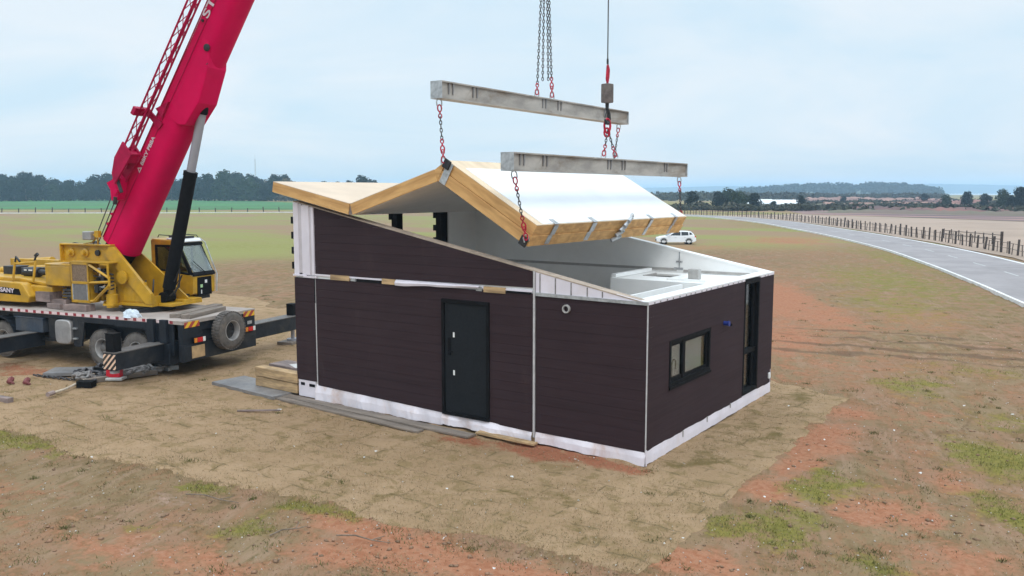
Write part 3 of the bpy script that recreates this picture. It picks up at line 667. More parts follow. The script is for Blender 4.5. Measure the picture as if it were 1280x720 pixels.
# wooded hill and blue ridges
def ridge(name, pts, depth, zb, m, rough, kind, seed):
    """hill body: pts (column, distance, crest height)"""
    P = smooth_line([Vector(p[:2]) for p in pts], 10); H = np.interp(np.linspace(0, len(pts)-1, len(P)), range(len(pts)), [p[2] for p in pts])
    V = []; n = len(P)
    cols = [polar(p.x, p.y) for p in P]; far_ = [polar(p.x, p.y+depth) for p in P]; mid = [polar(p.x, p.y+depth*.35) for p in P]; mm = [polar(p.x, p.y+depth*.12) for p in P]
    for i in range(n):
        j = (vnoise(np.array([i*.9]), np.array([seed*1.]), seed)[0]-.5)*rough
        V += [(*cols[i], zb), (*mm[i], zb+(H[i]-zb)*.5), (*mid[i], H[i]+j), (*far_[i], zb)]
    F = []
    for i in range(n-1):
        for k in range(3): a = i*4+k; F.append((a, a+4, a+5, a+1))
    o = MB().add(V, F).build(name, m, smooth=True); tag(o, kind=kind); return o
MT['hill_blue'] = mat('distant_hillside', (.06, .08, .06), 1, 0, .2, .003, 0, col2=(.09, .1, .07))
ridge('hills', [(560,3900,20),(700,3900,22),(830,3900,28),(900,3800,33),(950,3700,30),(1050,3800,30),(1110,3900,34),(1160,3900,42),(1210,4000,40),(1280,4000,34),(1400,4000,30)], 1200, -1, MT['hill_blue'], 3, 'structure', 4)
ridge('hillside', [(860,1500,-1),(930,1420,6),(1000,1350,13),(1060,1350,14),(1120,1350,13),(1160,1380,8),(1190,1450,-1)], 500, -1, MT['hill_blue'], 2, 'structure', 9)
BK = {'earth_bank': mat('reddish_bank', (.21, .088, .065), 1, 0, .3, .06, .1, col2=(.10, .055, .05)), 'pale_bank': mat('pale_bank', (.34, .19, .145), 1, 0, .25, .05, .1, col2=(.20, .11, .085)), 'green_bank': mat('green_bank', (.10, .10, .055), 1, 0, .3, .07, .1, col2=(.16, .11, .085))}
for nm, d0, h0, px0, px1, sd in (('green_bank', 214, .8, 1010, 1330, 1), ('earth_bank', 250, 1.3, 1040, 1340, 2), ('pale_bank', 350, 1.3, 1000, 1250, 3), ('earth_bank', 400, 1.7, 1110, 1250, 4), ('green_bank', 330, .9, 985, 1110, 5), ('pale_bank', 520, 2.2, 960, 1200, 6)):
    pts = []
    for q in range(9):
        t = q/8; pts.append((px0+(px1-px0)*t, d0*(1+.04*math.sin(3*t*sd+sd)), -.3 if q in (0, 8) else h0*(.65+.5*vnoise(np.array([q*.9+sd]), np.array([sd*2.3]), 5)[0])))
    ridge(nm, pts, d0*.14, -.3, BK[nm], h0*.5, 'structure', sd)
lob = []
for i in range(230):
    px = rng.uniform(925, 1172); k = rng.random(); d = 1380+k*190
    x, y = polar(px, d); crest = np.interp(px, [900,930,1000,1060,1120,1160,1180], [0,5,13,14,13,7,0])
    zz = crest*min(1, k*1.25)*.9; lob.append((x, y, zz+3, rng.uniform(8, 15), rng.uniform(8, 15), rng.uniform(4, 7)))
V, F = leaf_cloud(lob, 14000, 2.3, 5); tag(np_mesh('far_wood', V, F, MT['leaf_dark']), kind='stuff')
lob = []
for i in range(90):
    px = rng.uniform(1010, 1175); d = rng.uniform(640, 760); x, y = polar(px, d)
    lob.append((x, y, 1.5, rng.uniform(4, 8), rng.uniform(4, 8), rng.uniform(1.6, 3.6)))
for i in range(120):
    px = rng.uniform(820, 1010); d = rng.uniform(500, 900); x, y = polar(px, d)
    lob.append((x, y, 1.5, rng.uniform(5, 9), rng.uniform(5, 9), rng.uniform(2, 4.4)))
for i in range(300):
    px = rng.uniform(985, 1290); d = rng.choice((rng.uniform(250, 290), rng.uniform(300, 420), rng.uniform(420, 600))); x, y = polar(px, d)
    lob.append((x, y, .3, rng.uniform(2, 5), rng.uniform(2, 5), rng.uniform(.4, 1.1)))
V, F = leaf_cloud(lob, 24000, .85, 6); tag(np_mesh('heathland_bushes', V, F, MT['scrub']), kind='stuff')

# radio mast behind the wood
mx_, my_ = polar(322, 600)
mast = empty('radio_mast', (mx_, my_, 0), 0, 'thin lattice radio mast rising behind the wood on the left horizon', 'mast')
mb = MB()
for a in (0, 2.09, 4.19): mb.tube([(.55*math.cos(a), .55*math.sin(a), 0), (.3*math.cos(a), .3*math.sin(a), 27)], .07, 5)
for k_ in range(26):
    a = (k_ % 3)*2.09; b_ = a+2.09; mb.tube([(.5*math.cos(a), .5*math.sin(a), k_), (.5*math.cos(b_), .5*math.sin(b_), k_+1)], .04, 4)
mb.build('lattice', MT['galv'], mast); MB().tube([(0,0,26.5),(0,0,30)], .06, 5).build('antenna', MT['galv'], mast)

# white sheds
def shed(px0, px1, d, h, label):
    (x0, y0), (x1, y1) = polar(px0, d), polar(px1, d); L_ = math.hypot(x1-x0, y1-y0)
    r_ = empty('shed', ((x0+x1)/2, (y0+y1)/2, 0), math.atan2(y1-y0, x1-x0), label, 'shed')
    MB().box(-L_/2, L_/2, 0, 9, -.2, h).build('wall', MT['shedwall'], r_)
    MB().prism([(-.5, h-.05), (4.5, h+1.5), (9.5, h-.05), (9.5, h+.05), (4.5, h+1.62), (-.5, h+.05)], -L_/2-.4, L_/2+.4, 'x').build('roof', MT['roofwhite'], r_)
    MB().box(-1.5, 1.5, -.04, .0, 0, h*.8).build('door', MT['greyplastic'], r_)
shed(931, 962, 330, .9, 'long low shed with a white roof, left one of the pair beyond the fence')
shed(962, 997, 322, .8, 'long low shed with a white roof, right one of the pair beyond the fence')

# ------------------------------------------------------------------ fences
fl = arc_points(offs(RL, 9.0), 2.0)
fl = [q for q in fl if q[0].y > 46 and (q[0]-Vector((-70, 185))).length > 8][:96]
fence = empty('post_fence', (fl[0][0].x, fl[0][0].y, 0), 0, 'weathered post and rail fence following the far side of the curving road', 'fence')
fx0, fy0 = fence.location.x, fence.location.y
pm = MB().prism([(-.07,-.06),(.06,-.08),(.08,.05),(-.05,.08)], -.3, 1.25, 'z').build('post', MT['fencepost'], fence)
qm = MB().prism([(-.03,-.03),(.03,-.03),(.03,.03),(-.03,.03)], -.3, 1.05, 'z').build('picket', MT['fencewire'], fence)
for i, (p, d) in enumerate(fl):
    o = pm if i == 0 else pm.copy()
    if i: COL.objects.link(o); o.parent = fence
    o.location = (p.x-fx0, p.y-fy0, 0); o.rotation_euler = (rng.gauss(0, .05), rng.gauss(0, .05), rng.uniform(0, 3)); s = rng.uniform(.85, 1.15); o.scale = (s, s, s)
    o = qm if i == 0 else qm.copy()
    if i: COL.objects.link(o); o.parent = fence
    o.location = (p.x-fx0+d.x+rng.uniform(-.2,.2), p.y-fy0+d.y, 0); o.rotation_euler = (rng.gauss(0, .05), rng.gauss(0, .05), 0); o.scale = (1.2, 1.2, rng.uniform(.85, 1.12))
for h in (.45, .9):
    mb = MB(); mb.tube([(p.x-fx0, p.y-fy0, h+rng.uniform(-.05, .05)) for p, d in fl], .022, 5); mb.build('rail', MT['fencewire'], fence)
# second short run further back
c0, c1 = Vector((-7.8, 91.9)), Vector((-1.2, 80.7))
f2 = empty('corral_fence', (c0.x, c0.y, 0), 0, 'short taller rail fence in the tilled field behind the roadside fence', 'fence')
for i in range(8):
    p = (c1-c0)*(i/7); hh = 1.15 if i < 7 else 1.45
    MB().prism([(-.05,-.05),(.05,-.05),(.05,.05),(-.05,.05)] if i < 7 else [(-.12,-.12),(.12,-.12),(.12,.12),(-.12,.12)], -.2, hh*rng.uniform(.92, 1.02), 'z', Matrix.Translation((p.x, p.y, 0)) @ Matrix.Rotation(rng.gauss(0,.04), 4, 'X')).build('post', MT['fencepost'], f2)
for h in (.5, .9): MB().tube([(0, 0, h), ((c1-c0).x, (c1-c0).y, h+.1)], .035, 5).build('rail', MT['fencewire'], f2)
# fence on the far side of the road on the left
fl2 = [q for q in arc_points(offs(RL, 9.5), 4.0) if -262 < q[0].x < -126][:95]
f3 = empty('wire_fence', (fl2[0][0].x, fl2[0][0].y, 0), 0, 'low thin post fence along the far road in front of the green crop field', 'fence')
pp = MB().prism([(-.09,-.09),(.09,-.09),(.09,.09),(-.09,.09)], -.2, 1.2, 'z').build('post', MT['fencepost'], f3)
for i, (p, d) in enumerate(fl2):
    o = pp if i == 0 else pp.copy()
    if i: COL.objects.link(o); o.parent = f3
    o.location = (p.x-fl2[0][0].x, p.y-fl2[0][0].y, 0); o.rotation_euler = (rng.gauss(0,.05), rng.gauss(0,.05), 0); o.scale = (1, 1, rng.uniform(.8, 1.15))
MB().tube([(p.x-fl2[0][0].x, p.y-fl2[0][0].y, .8) for p, d in fl2], .03, 4).build('rail', MT['fencewire'], f3)

# ------------------------------------------------------------------ the house
HL, HW, T = 9.53, 7.33, .24
def slope(x): return 3.11 + .192*(-x)
house = empty('modular_house', (0, 0, 0), 0, 'dark brown clad single-storey prefab house standing open without its roof', 'house')
def part(name, mb, m, parent=house, **k): return mb.build(name, MT[m] if isinstance(m, str) else m, parent, **k)
wall_front = MB()
# structural core (white inside), cladding boards proud outside
DX0, DX1, DZ0, DZ1 = -4.88, -3.61, .30, 2.84
core = MB()
core.prism([(-HL, .46), (DX0, .46), (DX0, DZ1), (DX1, DZ1), (DX1, .3), (-.002, .3), (-.002, 3.09), (-HL, slope(-HL)-.03)], .03, T, 'y')
fw_ = part('front_wall', core, 'innerwhite')
# boards
def boards(x0, x1, zlo, zhi, pitch, holes=(), proud=.0, lip=.006, n_seed=1):
    """horizontal lap boards on the front (y=0) between x0 and x1, zlo/zhi functions of x"""
    mb = MB(); g = random.Random(n_seed); z = min(zlo(x0), zlo(x1)); ztop = max(zhi(x0), zhi(x1))
    cuts = sorted({h[2] for h in holes} | {h[3] for h in holes})
    while z < ztop-.01:
        zt_ = z+pitch; lv = [z]+[c for c in cuts if z+.004 < c < zt_-.004]+[zt_]
        y_ = -.002-proud-g.uniform(0, .002)
        for za_, zb_ in zip(lv, lv[1:]):
            zc_ = zb_-(.0028 if zb_ == zt_ else 0)
            segs = [(x0, x1)]
            for hx0, hx1, hz0, hz1 in holes:
                if zb_ > hz0+.002 and za_ < hz1-.002:
                    segs = [q for (a, b) in segs for q in ((a, min(b, hx0)), (max(a, hx1), b)) if q[1]-q[0] > .01]
            for a, b in segs:
                lo0, lo1, hi0, hi1 = max(za_, zlo(a)), max(za_, zlo(b)), zhi(a), zhi(b)
                if hi0 <= lo0+.004 and hi1 <= lo1+.004: continue
                P = [(a, lo0)]
                if hi1 > lo1+.002: P += [(b, lo1)]
                else:
                    t = (hi0-lo0)/max(1e-6, (hi0-lo0)-(hi1-lo1)); P += [(a+(b-a)*t, lo0+(lo1-lo0)*t)]
                if hi1 >= zc_: P += [(b, zc_)]
                elif hi1 > lo1+.002: P += [(b, hi1)]
                if hi0 > zc_ > hi1:
                    t = (hi0-zc_)/(hi0-hi1); P += [(a+(b-a)*t, zc_)]
                P += [(a, min(zc_, hi0))]
                mb.prism(P, y_, .028, 'y')
        z = zt_
    return mb
door_hole = (DX0-.004, DX1+.004, DZ0-.2, DZ1+.004)
lin = lambda a, za_, b, zb_: (lambda x: za_+(zb_-za_)*(x-a)/(b-a))
cl1 = part('cladding', boards(-8.80, -2.54, lin(-8.8, .42, -2.54, .25), lin(-8.8, 3.05, -2.54, 3.10), .196, [door_hole]), 'clad')
cl2 = part('cladding', boards(-9.55, -8.86, lin(-9.55, .50, -8.86, .50), lin(-9.55, 3.05, -8.86, 3.05), .196, n_seed=2), 'clad')
cl3 = part('cladding', boards(-2.46, .0, lin(-2.46, .27, 0, .26), lin(-2.46, 3.07, 0, 3.05), .196, n_seed=3), 'clad')
cl4 = part('gable_cladding', boards(-8.80, -2.54, lin(-8.8, 3.15, -2.54, 3.22), lambda x: slope(x)-.05, .196, n_seed=4), 'clad')
MB().box(-9.52, DX0, .0285, .0296, .45, 3.03).box(DX1, -.02, .0285, .0296, .29, 3.05).build('sheathing', MT['clad'], fw_)
MB().prism([(-8.8, 3.17), (-2.6, 3.24), (-2.6, 3.5), (-8.8, 4.68)], .0285, .0296, 'y').build('sheathing', MT['clad'], fw_)
# vertical joints and corner trims
part('joint_trim', MB().box(-2.52, -2.475, -.018, .03, .15, slope(-2.5)-.03), 'clad_line')
part('joint_trim', MB().box(-8.85, -8.815, .006, .03, .42, 3.05), 'clad_line')
part('joint_trim', MB().box(-8.858, -8.835, -.006, .012, 2.45, 3.05), 'black')
part('corner_trim', MB().box(-.012, .008, -.008, .014, .05, 3.09), 'clad_line')
# gap between lower wall and gable: packing, flashing, hanging membrane
part('flashing', MB().box(-9.54, -2.54, -.004, .028, 3.125, 3.165).box(-9.57, -9.1, -.03, .02, 3.085, 3.125).box(-9.2, -8.75, -.036, .01, 3.06, 3.10), 'membrane')
blk = MB()
for a, b in ((-8.28, -7.66), (-6.62, -6.22), (-3.75, -3.20)): blk = MB().box(a, b, -.022, .026, 3.055, 3.175); part('packing_block', blk, 'cribwood')
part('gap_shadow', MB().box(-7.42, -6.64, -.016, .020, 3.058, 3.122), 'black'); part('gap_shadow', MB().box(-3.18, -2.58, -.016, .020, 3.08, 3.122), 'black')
part('packing_block', MB().box(-7.60, -7.45, -.02, .026, 3.06, 3.13), 'galv'); part('packing_block', MB().box(-3.95, -3.80, -.02, .026, 3.07, 3.16), 'galv')
g = random.Random(4); vs = []; fs = []; n = 60
for i in range(n+1):
    x = -6.2+2.35*i/n; t = i/n; zt = 3.175+.012*t; drop = (.125-.07*t)*(1+.08*math.sin(i*.21)); yb_ = -.05-.02*math.sin(i*.25)**2
    vs += [(x, -.012, zt), (x, yb_-.012, zt-drop*.5), (x, yb_, zt-drop), (x, yb_+.015, zt-drop-.004)]
for i in range(n):
    for k in range(3): a = i*4+k; fs.append((a, a+4, a+5, a+1))
o = part('hanging_membrane', MB().add(vs, fs), 'membrane', smooth=True); o.modifiers.new('solid', 'SOLIDIFY').thickness = .006
# exposed strip at left gable end
part('exposed_frame', MB().box(-9.53, -9.36, -.012, .03, 3.125, slope(-9.45)-.05).box(-9.24, -8.98, -.016, .03, 3.13, slope(-9.1)-.05).box(-8.90, -8.82, -.022, .03, 3.13, slope(-8.86)-.05), 'membrane')
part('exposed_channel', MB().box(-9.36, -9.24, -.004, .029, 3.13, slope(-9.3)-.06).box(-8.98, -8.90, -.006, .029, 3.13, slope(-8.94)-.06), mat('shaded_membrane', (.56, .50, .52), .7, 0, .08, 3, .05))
# top plates on the sloping walls
def sloped(x0, x1, y0, y1, th, dz=0.0): return MB().prism([(x0, slope(x0)-.03+dz), (x1, slope(x1)-.03+dz), (x1, slope(x1)+th+dz), (x0, slope(x0)+th+dz)], y0, y1, 'y')
part('top_plate', sloped(-HL, -.06, -.010, T+.01, -.006, -.012), mat('pale_board_edge', (.42,.33,.26), .8, 0, .15, 3, .05))
# exposed membrane triangle right of the joint
tri = MB(); x0, x1 = -2.46, -.0
tri.prism([(x0, 3.125), (x1, 3.095), (x1, 3.10), (x0, slope(x0)-.04)], -.006, .0295, 'y')
part('exposed_membrane', tri, 'membrane')
sm_ = MB()
for x in (-2.36, -2.0, -1.64, -1.28, -.95): sm_.box(x-.012, x+.012, -.013, -.004, 3.13, slope(x)-.05)
part('membrane_seam', sm_, 'strap')
part('drip_flashing', MB().prism([(-2.46, 3.065), (.012, 3.05), (.012, 3.11), (-2.46, 3.135)], -.03, -.006, 'y'), 'galv')
# skirts (membrane below the cladding), slightly rippled
def skirt(p0, p1, zt0, zt1, zb0, zb1, out, m, seed, wav=.025):
    p0, p1 = Vector(p0), Vector(p1); d = (p1-p0); L_ = d.length; d.normalize(); nrm = Vector((d.y, -d.x)); n = int(L_/.07); vs = []; fs = []; g = random.Random(seed)
    for i in range(n+1):
        t = i/n; q = p0+d*L_*t; a = out+wav*(math.sin(i*.31+seed)+.6*math.sin(i*.83+2*seed))*.5; zt = zt0+(zt1-zt0)*t; zb_ = zb0+(zb1-zb0)*t+g.uniform(-.006, .006)
        for k, (zz, oo) in enumerate(((zt+.05, .0), (zt-.02, .3), (zt*.55+zb_*.45, 1.0), (zb_, 1.2))):
            off = -.002 if k == 0 else a*oo*(1+.2*g.random()); vs.append((q.x+nrm.x*off, q.y+nrm.y*off, zz))
    for i in range(n):
        for k in range(3): a_ = i*4+k; fs.append((a_, a_+4, a_+5, a_+1))
    o = MB().add(vs, fs).build('skirt', MT[m], house); s_ = o.modifiers.new('solid', 'SOLIDIFY'); s_.thickness = .006; s_.offset = -1; return o
skirt((-8.86, .012), (-4.9, .012), .42, .30, .05, .03, .035, 'skirtdirty', 1, .045)
skirt((-4.9, .012), (-2.55, .012), .32, .26, .07, .05, .045, 'skirtdirty', 2, .05)
skirt((-2.46, .012), (0, .012), .28, .27, .05, .0, .03, 'skirtdirty', 3, .03)
part('sole_plate', MB().box(-9.5, -.02, .03, .22, .06, .29), 'cribwood')
part('skirt_panel', MB().box(-9.5, -8.88, .0, .028, .08, .49), 'membrane')
part('anchor_slot', MB().box(-9.42, -9.28, -.006, .004, .36, .43).box(-9.12, -8.92, -.006, .004, .35, .42), 'black')
part('skirt_bracket', MB().box(-8.885, -8.86, -.015, .02, .06, .5), 'clad_line')
# side wall (x = 0)
WY0, WY1, WZ0, WZ1 = .99, 3.10, 1.32, 2.24
TY0, TY1, TZ0, TZ1 = 5.20, 6.25, .31, 3.07
sd = MB()
for y0, y1, z0, z1 in ((.032, WY0, .3, 3.075), (WY0, WY1, .3, WZ0), (WY0, WY1, WZ1, 3.075), (WY1, TY0, .3, 3.075), (TY1, HW, .3, 3.075)): sd.box(-T, -.03, y0, y1, z0, z1)
sw = part('side_wall', sd, 'innerwhite')
def side_boards(segs, pitch=.196, zlo=.27, ztop=3.05):
    mb = MB(); g = random.Random(9); z = zlo
    while z < ztop-.01:
        z2 = min(z+pitch, ztop); ys = [(0.01, HW)]
        for h0, h1, g0, g1 in segs:
            if z2 > g0+.01 and z < g1-.01: ys = [q for (a, b) in ys for q in ((a, min(b, h0)), (max(a, h1), b)) if q[1]-q[0] > .01]
        for a, b in ys:
            zz = [z, z2-.0015]
            for h0, h1, g0, g1 in segs:
                pass
            mb.box(-.028, .001+g.uniform(0, .0008), a, b, zz[0], zz[1])
        z = z2
    return mb
part('cladding', side_boards([(WY0, WY1, WZ0-.06, WZ1+.06), (TY0, TY1, TZ0, TZ1)]), 'clad')
part('cladding', MB().box(-.028, .001, WY0, WY1, WZ0-.16, WZ0).box(-.028, .001, WY0, WY1, WZ1, WZ1+.2), 'clad')
part('cap_strip', MB().box(-.03, .004, .012, TY0, 3.052, 3.10).box(-.03, .004, TY1, HW, 3.052, 3.10), 'membrane')
mk = MB(); g = random.Random(3); y = .25
while y < HW-.2:
    if not (TY0-.05 < y < TY1): mk.box(.003, .008, y, y+.05, 3.056, 3.085)
    y += g.uniform(.22, .38)
part('cap_clip', mk, 'strap')
part('top_plate', MB().box(-T-.06, .006, .0, HW, 3.10, 3.125), 'innerwhite')
o = skirt((.0, .0), (.0, HW-.05), .27, .27, .02, .03, .012, 'membrane', 5, .008)
part('corner_flashing', MB().box(.0, .02, -.01, .03, .0, .3), 'membrane')
part('skirt_clip', MB().box(.01, .025, 3.0, 3.03, .18, .3).box(.01, .025, 4.4, 4.43, .2, .31).box(.01, .025, 1.7, 1.73, .16, .29), 'greyplastic')
part('gable_post', MB().box(-.004, .006, HW-.07, HW-.045, .05, .62), 'membrane')
# window
win = part('window', MB().box(-.2, .018, WY0, WY0+.07, WZ0, WZ1).box(-.2, .018, WY1-.07, WY1, WZ0, WZ1).box(-.2, .018, WY0+.07, WY1-.07, WZ0, WZ0+.07).box(-.2, .018, WY0+.07, WY1-.07, WZ1-.07, WZ1), 'black')
part('sash', MB().box(-.12, -.03, WY0+.07, WY0+.14, WZ0+.07, WZ1-.07).box(-.12, -.01, 1.68, 1.80, WZ0+.07, WZ1-.07).box(-.12, -.03, WY1-.14, WY1-.07, WZ0+.07, WZ1-.07).box(-.12, -.03, WY0+.14, 1.68, WZ0+.07, WZ0+.15).box(-.12, -.03, 1.80, WY1-.14, WZ0+.07, WZ0+.13).box(-.12, -.03, WY0+.14, 1.68, WZ1-.13, WZ1-.07).box(-.12, -.03, 1.80, WY1-.14, WZ1-.13, WZ1-.07), 'black', win)
part('pane', MB().box(-.052, -.046, WY0+.14, 1.68, WZ0+.15, WZ1-.13), 'clearglass', win); part('pane', MB().box(-.052, -.046, 1.80, WY1-.14, WZ0+.13, WZ1-.13), 'clearglass', win)
part('blind', MB().box(-.080, -.076, WY0+.09, WY1-.30, WZ0+.09, WZ1-.09), 'film', win)
part('sill', MB().box(.018, .04, WY0-.02, WY1+.02, WZ0-.05, WZ0), 'black', win)
# tall glazed door on the side
tw = part('tall_window', MB().box(-.2, .014, TY0, TY0+.07, TZ0, TZ1).box(-.2, .014, TY1-.07, TY1, TZ0, TZ1).box(-.2, .014, TY0+.07, TY1-.07, TZ0, TZ0+.09).box(-.2, .014, TY0+.07, TY1-.07, TZ1-.1, TZ1).box(-.19, -.04, TY0+.07, TY1-.07, 1.27, 1.37), 'black')
part('sash', MB().box(-.16, -.08, TY0+.07, TY0+.14, TZ0+.09, TZ1-.1).box(-.16, -.08, TY1-.2, TY1-.07, TZ0+.09, TZ1-.1), 'black', tw)
part('pane', MB().box(-.125, -.115, TY0+.14, TY1-.2, TZ0+.09, 1.27), 'glass', tw); part('pane', MB().box(-.125, -.115, TY0+.14, TY1-.2, 1.37, TZ1-.1), 'glass', tw)
part('blind', MB().box(-.15, -.145, TY0+.09, TY0+.36, TZ0+.1, TZ1-.1), 'film', tw)
# blue pipe stub, small white outlet
part('pipe_stub', MB().tube([(-.02, 3.9, 2.23), (.12, 3.9, 2.23)], .05, 12).tube([(.10, 3.9, 2.23), (.13, 3.9, 2.23)], .062, 12), 'blue')
part('pipe_stub', MB().tube([(-.02, 4.25, 2.15), (.06, 4.25, 2.15)], .03, 10), 'black')
part('outlet_box', MB().box(.003, .05, 7.08, 7.18, .4, .55), 'white', bevel=.012)
# back wall, with lining and grey joint strip
bw = part('back_wall', MB().prism([(-HL+T, .05), (-T, .05), (-T, slope(-T)-.03), (-HL+T, slope(-HL+T)-.03)], HW-T, HW, 'y'), 'innerwhite')
part('joint_strip', MB().box(-HL+T, -2.55, HW-T-.012, HW-T, 3.03, 3.10).box(-2.35, -.3, HW-T-.012, HW-T, 3.01, 3.07), 'greyplastic')
part('joint_strip', MB().box(-2.49, -2.46, HW-T-.01, HW-T, 3.08, slope(-2.47)-.04), 'galv')
part('wall_bracket', MB().box(-2.56, -2.38, HW-T-.03, HW-T, 3.26, 3.30), 'galv')
part('top_plate', sloped(-HL+T, -.06, HW-T-.01, HW+.01, .02, -.015), 'innerwhite')
part('joint_strip', MB().box(-2.62, -2.36, HW-T-.014, HW-T-.0, 3.06, 3.12), 'galv')
# left end wall: solid below, open window band with dark posts above
part('end_wall', MB().box(-HL, -HL+T, T, HW, .05, 3.09).box(-HL, -HL+T, 5.75, HW, 3.09, slope(-HL+T)-.03).box(-HL, -HL+T, T, 5.75, 4.62, slope(-HL+T)-.03), 'innerwhite')
hk = lambda y: MB()
for y0, y1 in ((.03, .2), (3.52, 3.76), (5.45, 5.75)):
    p_ = part('window_post', MB().box(-HL, -HL+.2, y0, y1, 3.09, 4.615), 'black')
    hb = MB(); z = 3.25
    while z < 4.55: hb.box(-HL-.09, -HL+.0, y0-.02 if y0 > 1 else -.01, y0+.10, z, z+.17); z += .37
    hb.build('hook_bracket', MT['black'], p_)
# floor and interior
part('floor', MB().box(-HL+T, -T, T, HW-T, .28, .34), 'oldwood')
part('partition_wall', MB().box(-3.30, -3.22, 4.74, HW-T, .34, 3.0).box(-3.22, -.26, 4.74, 4.82, .34, 2.99), 'innerwhite')
podtop = MB()
for x0, x1, y0, y1 in ((-3.22, -2.9, 4.82, HW-T-.02), (-2.9, -2.0, 4.82, 5.75), (-2.9, -2.0, 6.5, HW-T-.02), (-2.0, -.26, 4.82, HW-T-.02)): podtop.box(x0, x1, y0, y1, 2.93, 2.985)
part('pod_ceiling', podtop, 'innerwhite')
part('raised_edge', MB().box(-3.30, -3.18, 4.80, 6.9, 3.0, 3.09), 'innerwhite')
part('raised_edge', MB().box(-1.9, -1.8, 5.0, 6.9, 2.985, 3.04).box(-1.8, -.9, 5.0, 5.08, 2.985, 3.04), 'innerwhite')
part('opening_trim', MB().box(-2.9, -2.85, 5.75, 6.5, 2.9, 3.0).box(-2.05, -2.0, 5.75, 6.5, 2.9, 3.0), 'greyplastic')
part('duct', MB().box(-2.75, -2.2, 6.0, 6.3, 2.78, 2.92), 'cribwood')
part('partition_wall', MB().box(-5.3, -5.22, T, 3.2, .34, 2.6), 'innerwhite')
# cable loop on the pod face
part('cable', MB().tube([(-2.45+.55*t, 4.71-.02*math.sin(3*t), 2.60+.12*math.sin(math.pi*min(1, t*1.0))) for t in [i/10 for i in range(11)]], .016, 6), 'black')
MBv = MB()
# round wall vent
ring = Matrix.Translation((-1.74, -.005, 2.855)) @ Matrix.Rotation(R(90), 4, 'X')
v_ = part('vent_pipe', MB().lathe([(.058, -.03), (.058, .045), (.082, .045), (.086, .03), (.086, -.002), (.058, -.03)], ring, 28), 'greyplastic', smooth=True)
part('vent_bore', MB().lathe([(.0, -.004), (.057, -.004)], ring, 24), 'black', v_)
# door
fr = part('door_frame', MB().box(DX0, DX0+.07, -.035, .2, DZ0, DZ1).box(DX1-.07, DX1, -.035, .2, DZ0, DZ1).box(DX0+.07, DX1-.07, -.035, .2, DZ1-.08, DZ1).box(DX0+.07, DX1-.07, -.045, .2, DZ0, DZ0+.06), 'black')
MT['door'] = mat('charcoal_door', (.011, .013, .016), .6, 0, .08, 3, .03, spec=.2)
door = part('door', MB().box(DX0+.075, DX1-.075, -.006, .05, DZ0+.065, DZ1-.085), 'door', bevel=.006)
part('handle', MB().box(DX0+.17, DX0+.23, -.024, -.006, 1.62, 2.0).tube([(DX0+.2, -.024, 1.72), (DX0+.2, -.065, 1.72), (DX0+.33, -.065, 1.72)], .011, 8), 'black', door, bevel=.004)
part('sticker', MB().box(DX0+.30, DX0+.345, -.009, -.006, 2.02, 2.13).box(DX0+.30, DX0+.345, -.009, -.006, 1.19, 1.30), 'lampwhite', door)
# faucet seen through the window, on a worktop
part('worktop', MB().box(-.95, -.28, 1.05, 3.0, 1.20, 1.25), 'innerwhite')
part('tap', MB().tube([(-.066, 1.28, 1.25), (-.066, 1.28, 1.72)] + [(-.066, 1.28+.09-.09*math.cos(a), 1.72+.09*math.sin(a)) for a in [i*math.pi/8 for i in range(1, 9)]] + [(-.066, 1.46, 1.60)], .009, 8), 'black')
part('splashback', MB().box(-1.4, -1.34, .3, 4.7, .34, 2.95), 'innerwhite')
# air unit box on the pod: sits on it
ac = tag(MB().box(-1.56, -1.29, 5.52, 5.70, 2.99, 3.24).box(-1.53, -1.32, 5.508, 5.52, 3.01, 3.22).build('junction_box', MT['greyplastic'], bevel=.012), 'small grey box standing on the white pod inside the open house', 'box')

# ------------------------------------------------------------------ folding roof
roof = empty('folding_roof', (0, 0, 0), 0, 'zigzag folded roof of thick timber-edged panels, half resting on the wall and half hanging from chains', 'roof')
RY0, RY1 = -.15, 7.25
def frame(p, ang):
    """x along the panel, z its upper normal"""
    return Matrix.Translation(p) @ Matrix.Rotation(-ang, 4, 'Y')
def panel(p, ang, L_, th, top, under, borders=None, layers=1):
    M = frame(p, ang); lt = th/layers
    tf = MB()
    for k in range(layers):
        z0, z1 = k*lt+.004*(k > 0), (k+1)*lt
        o_ = 0 if k == 0 else .022
        if k: z0 += .008
        tf.box(0, L_-o_, RY0+o_, RY0+.1, z0, z1).box(0, L_-o_, RY1-.1, RY1-o_, z0, z1).box(0, .1, RY0+.1, RY1-.1, z0, z1).box(L_-.1, L_-o_, RY0+.1, RY1-.1, z0, z1)
    r_ = tf.build('roof_panel', MT['timber'], roof, M=M)
    MB().box(.1, L_-.1, RY0+.1, RY1-.1, .004, th-.004).build('core', MT['innerwhite'], r_)
    MB().box(.02, L_-.02, RY0+.03, RY1-.03, -.012, 0).build('ceiling', MT[under], r_)
    b0, b1, bs0, bs1 = borders or (.0, .0, .0, .0)
    if borders: MB().box(.0, L_-.022, RY0+.022, RY1-.022, th, th+.012).build('border_board', MT['timberpale'], r_)
    MB().box(b0, L_-b1-.022, RY0+bs0+.001, RY1-bs1-.001, th+(.012 if borders else 0), th+(.026 if borders else .014)).build('membrane', MT[top], r_)
    return r_
a1 = math.atan2(5.13-4.618, -10.109+7.514)    # slope of the wall
p1 = panel((-10.10, 0, 5.135), -math.atan(.199), 2.64, .245, 'topcream', 'ceiling')
p2 = panel((-7.37, 0, 4.615), R(16.5), 2.62, .25, 'topcream', 'ceiling')
A3 = -R(30.3)
p3 = panel((-4.84, 0, 5.375), A3, 2.62, .47, 'topwhite', 'ceiling', (.34, .02, .26, .12), 2)
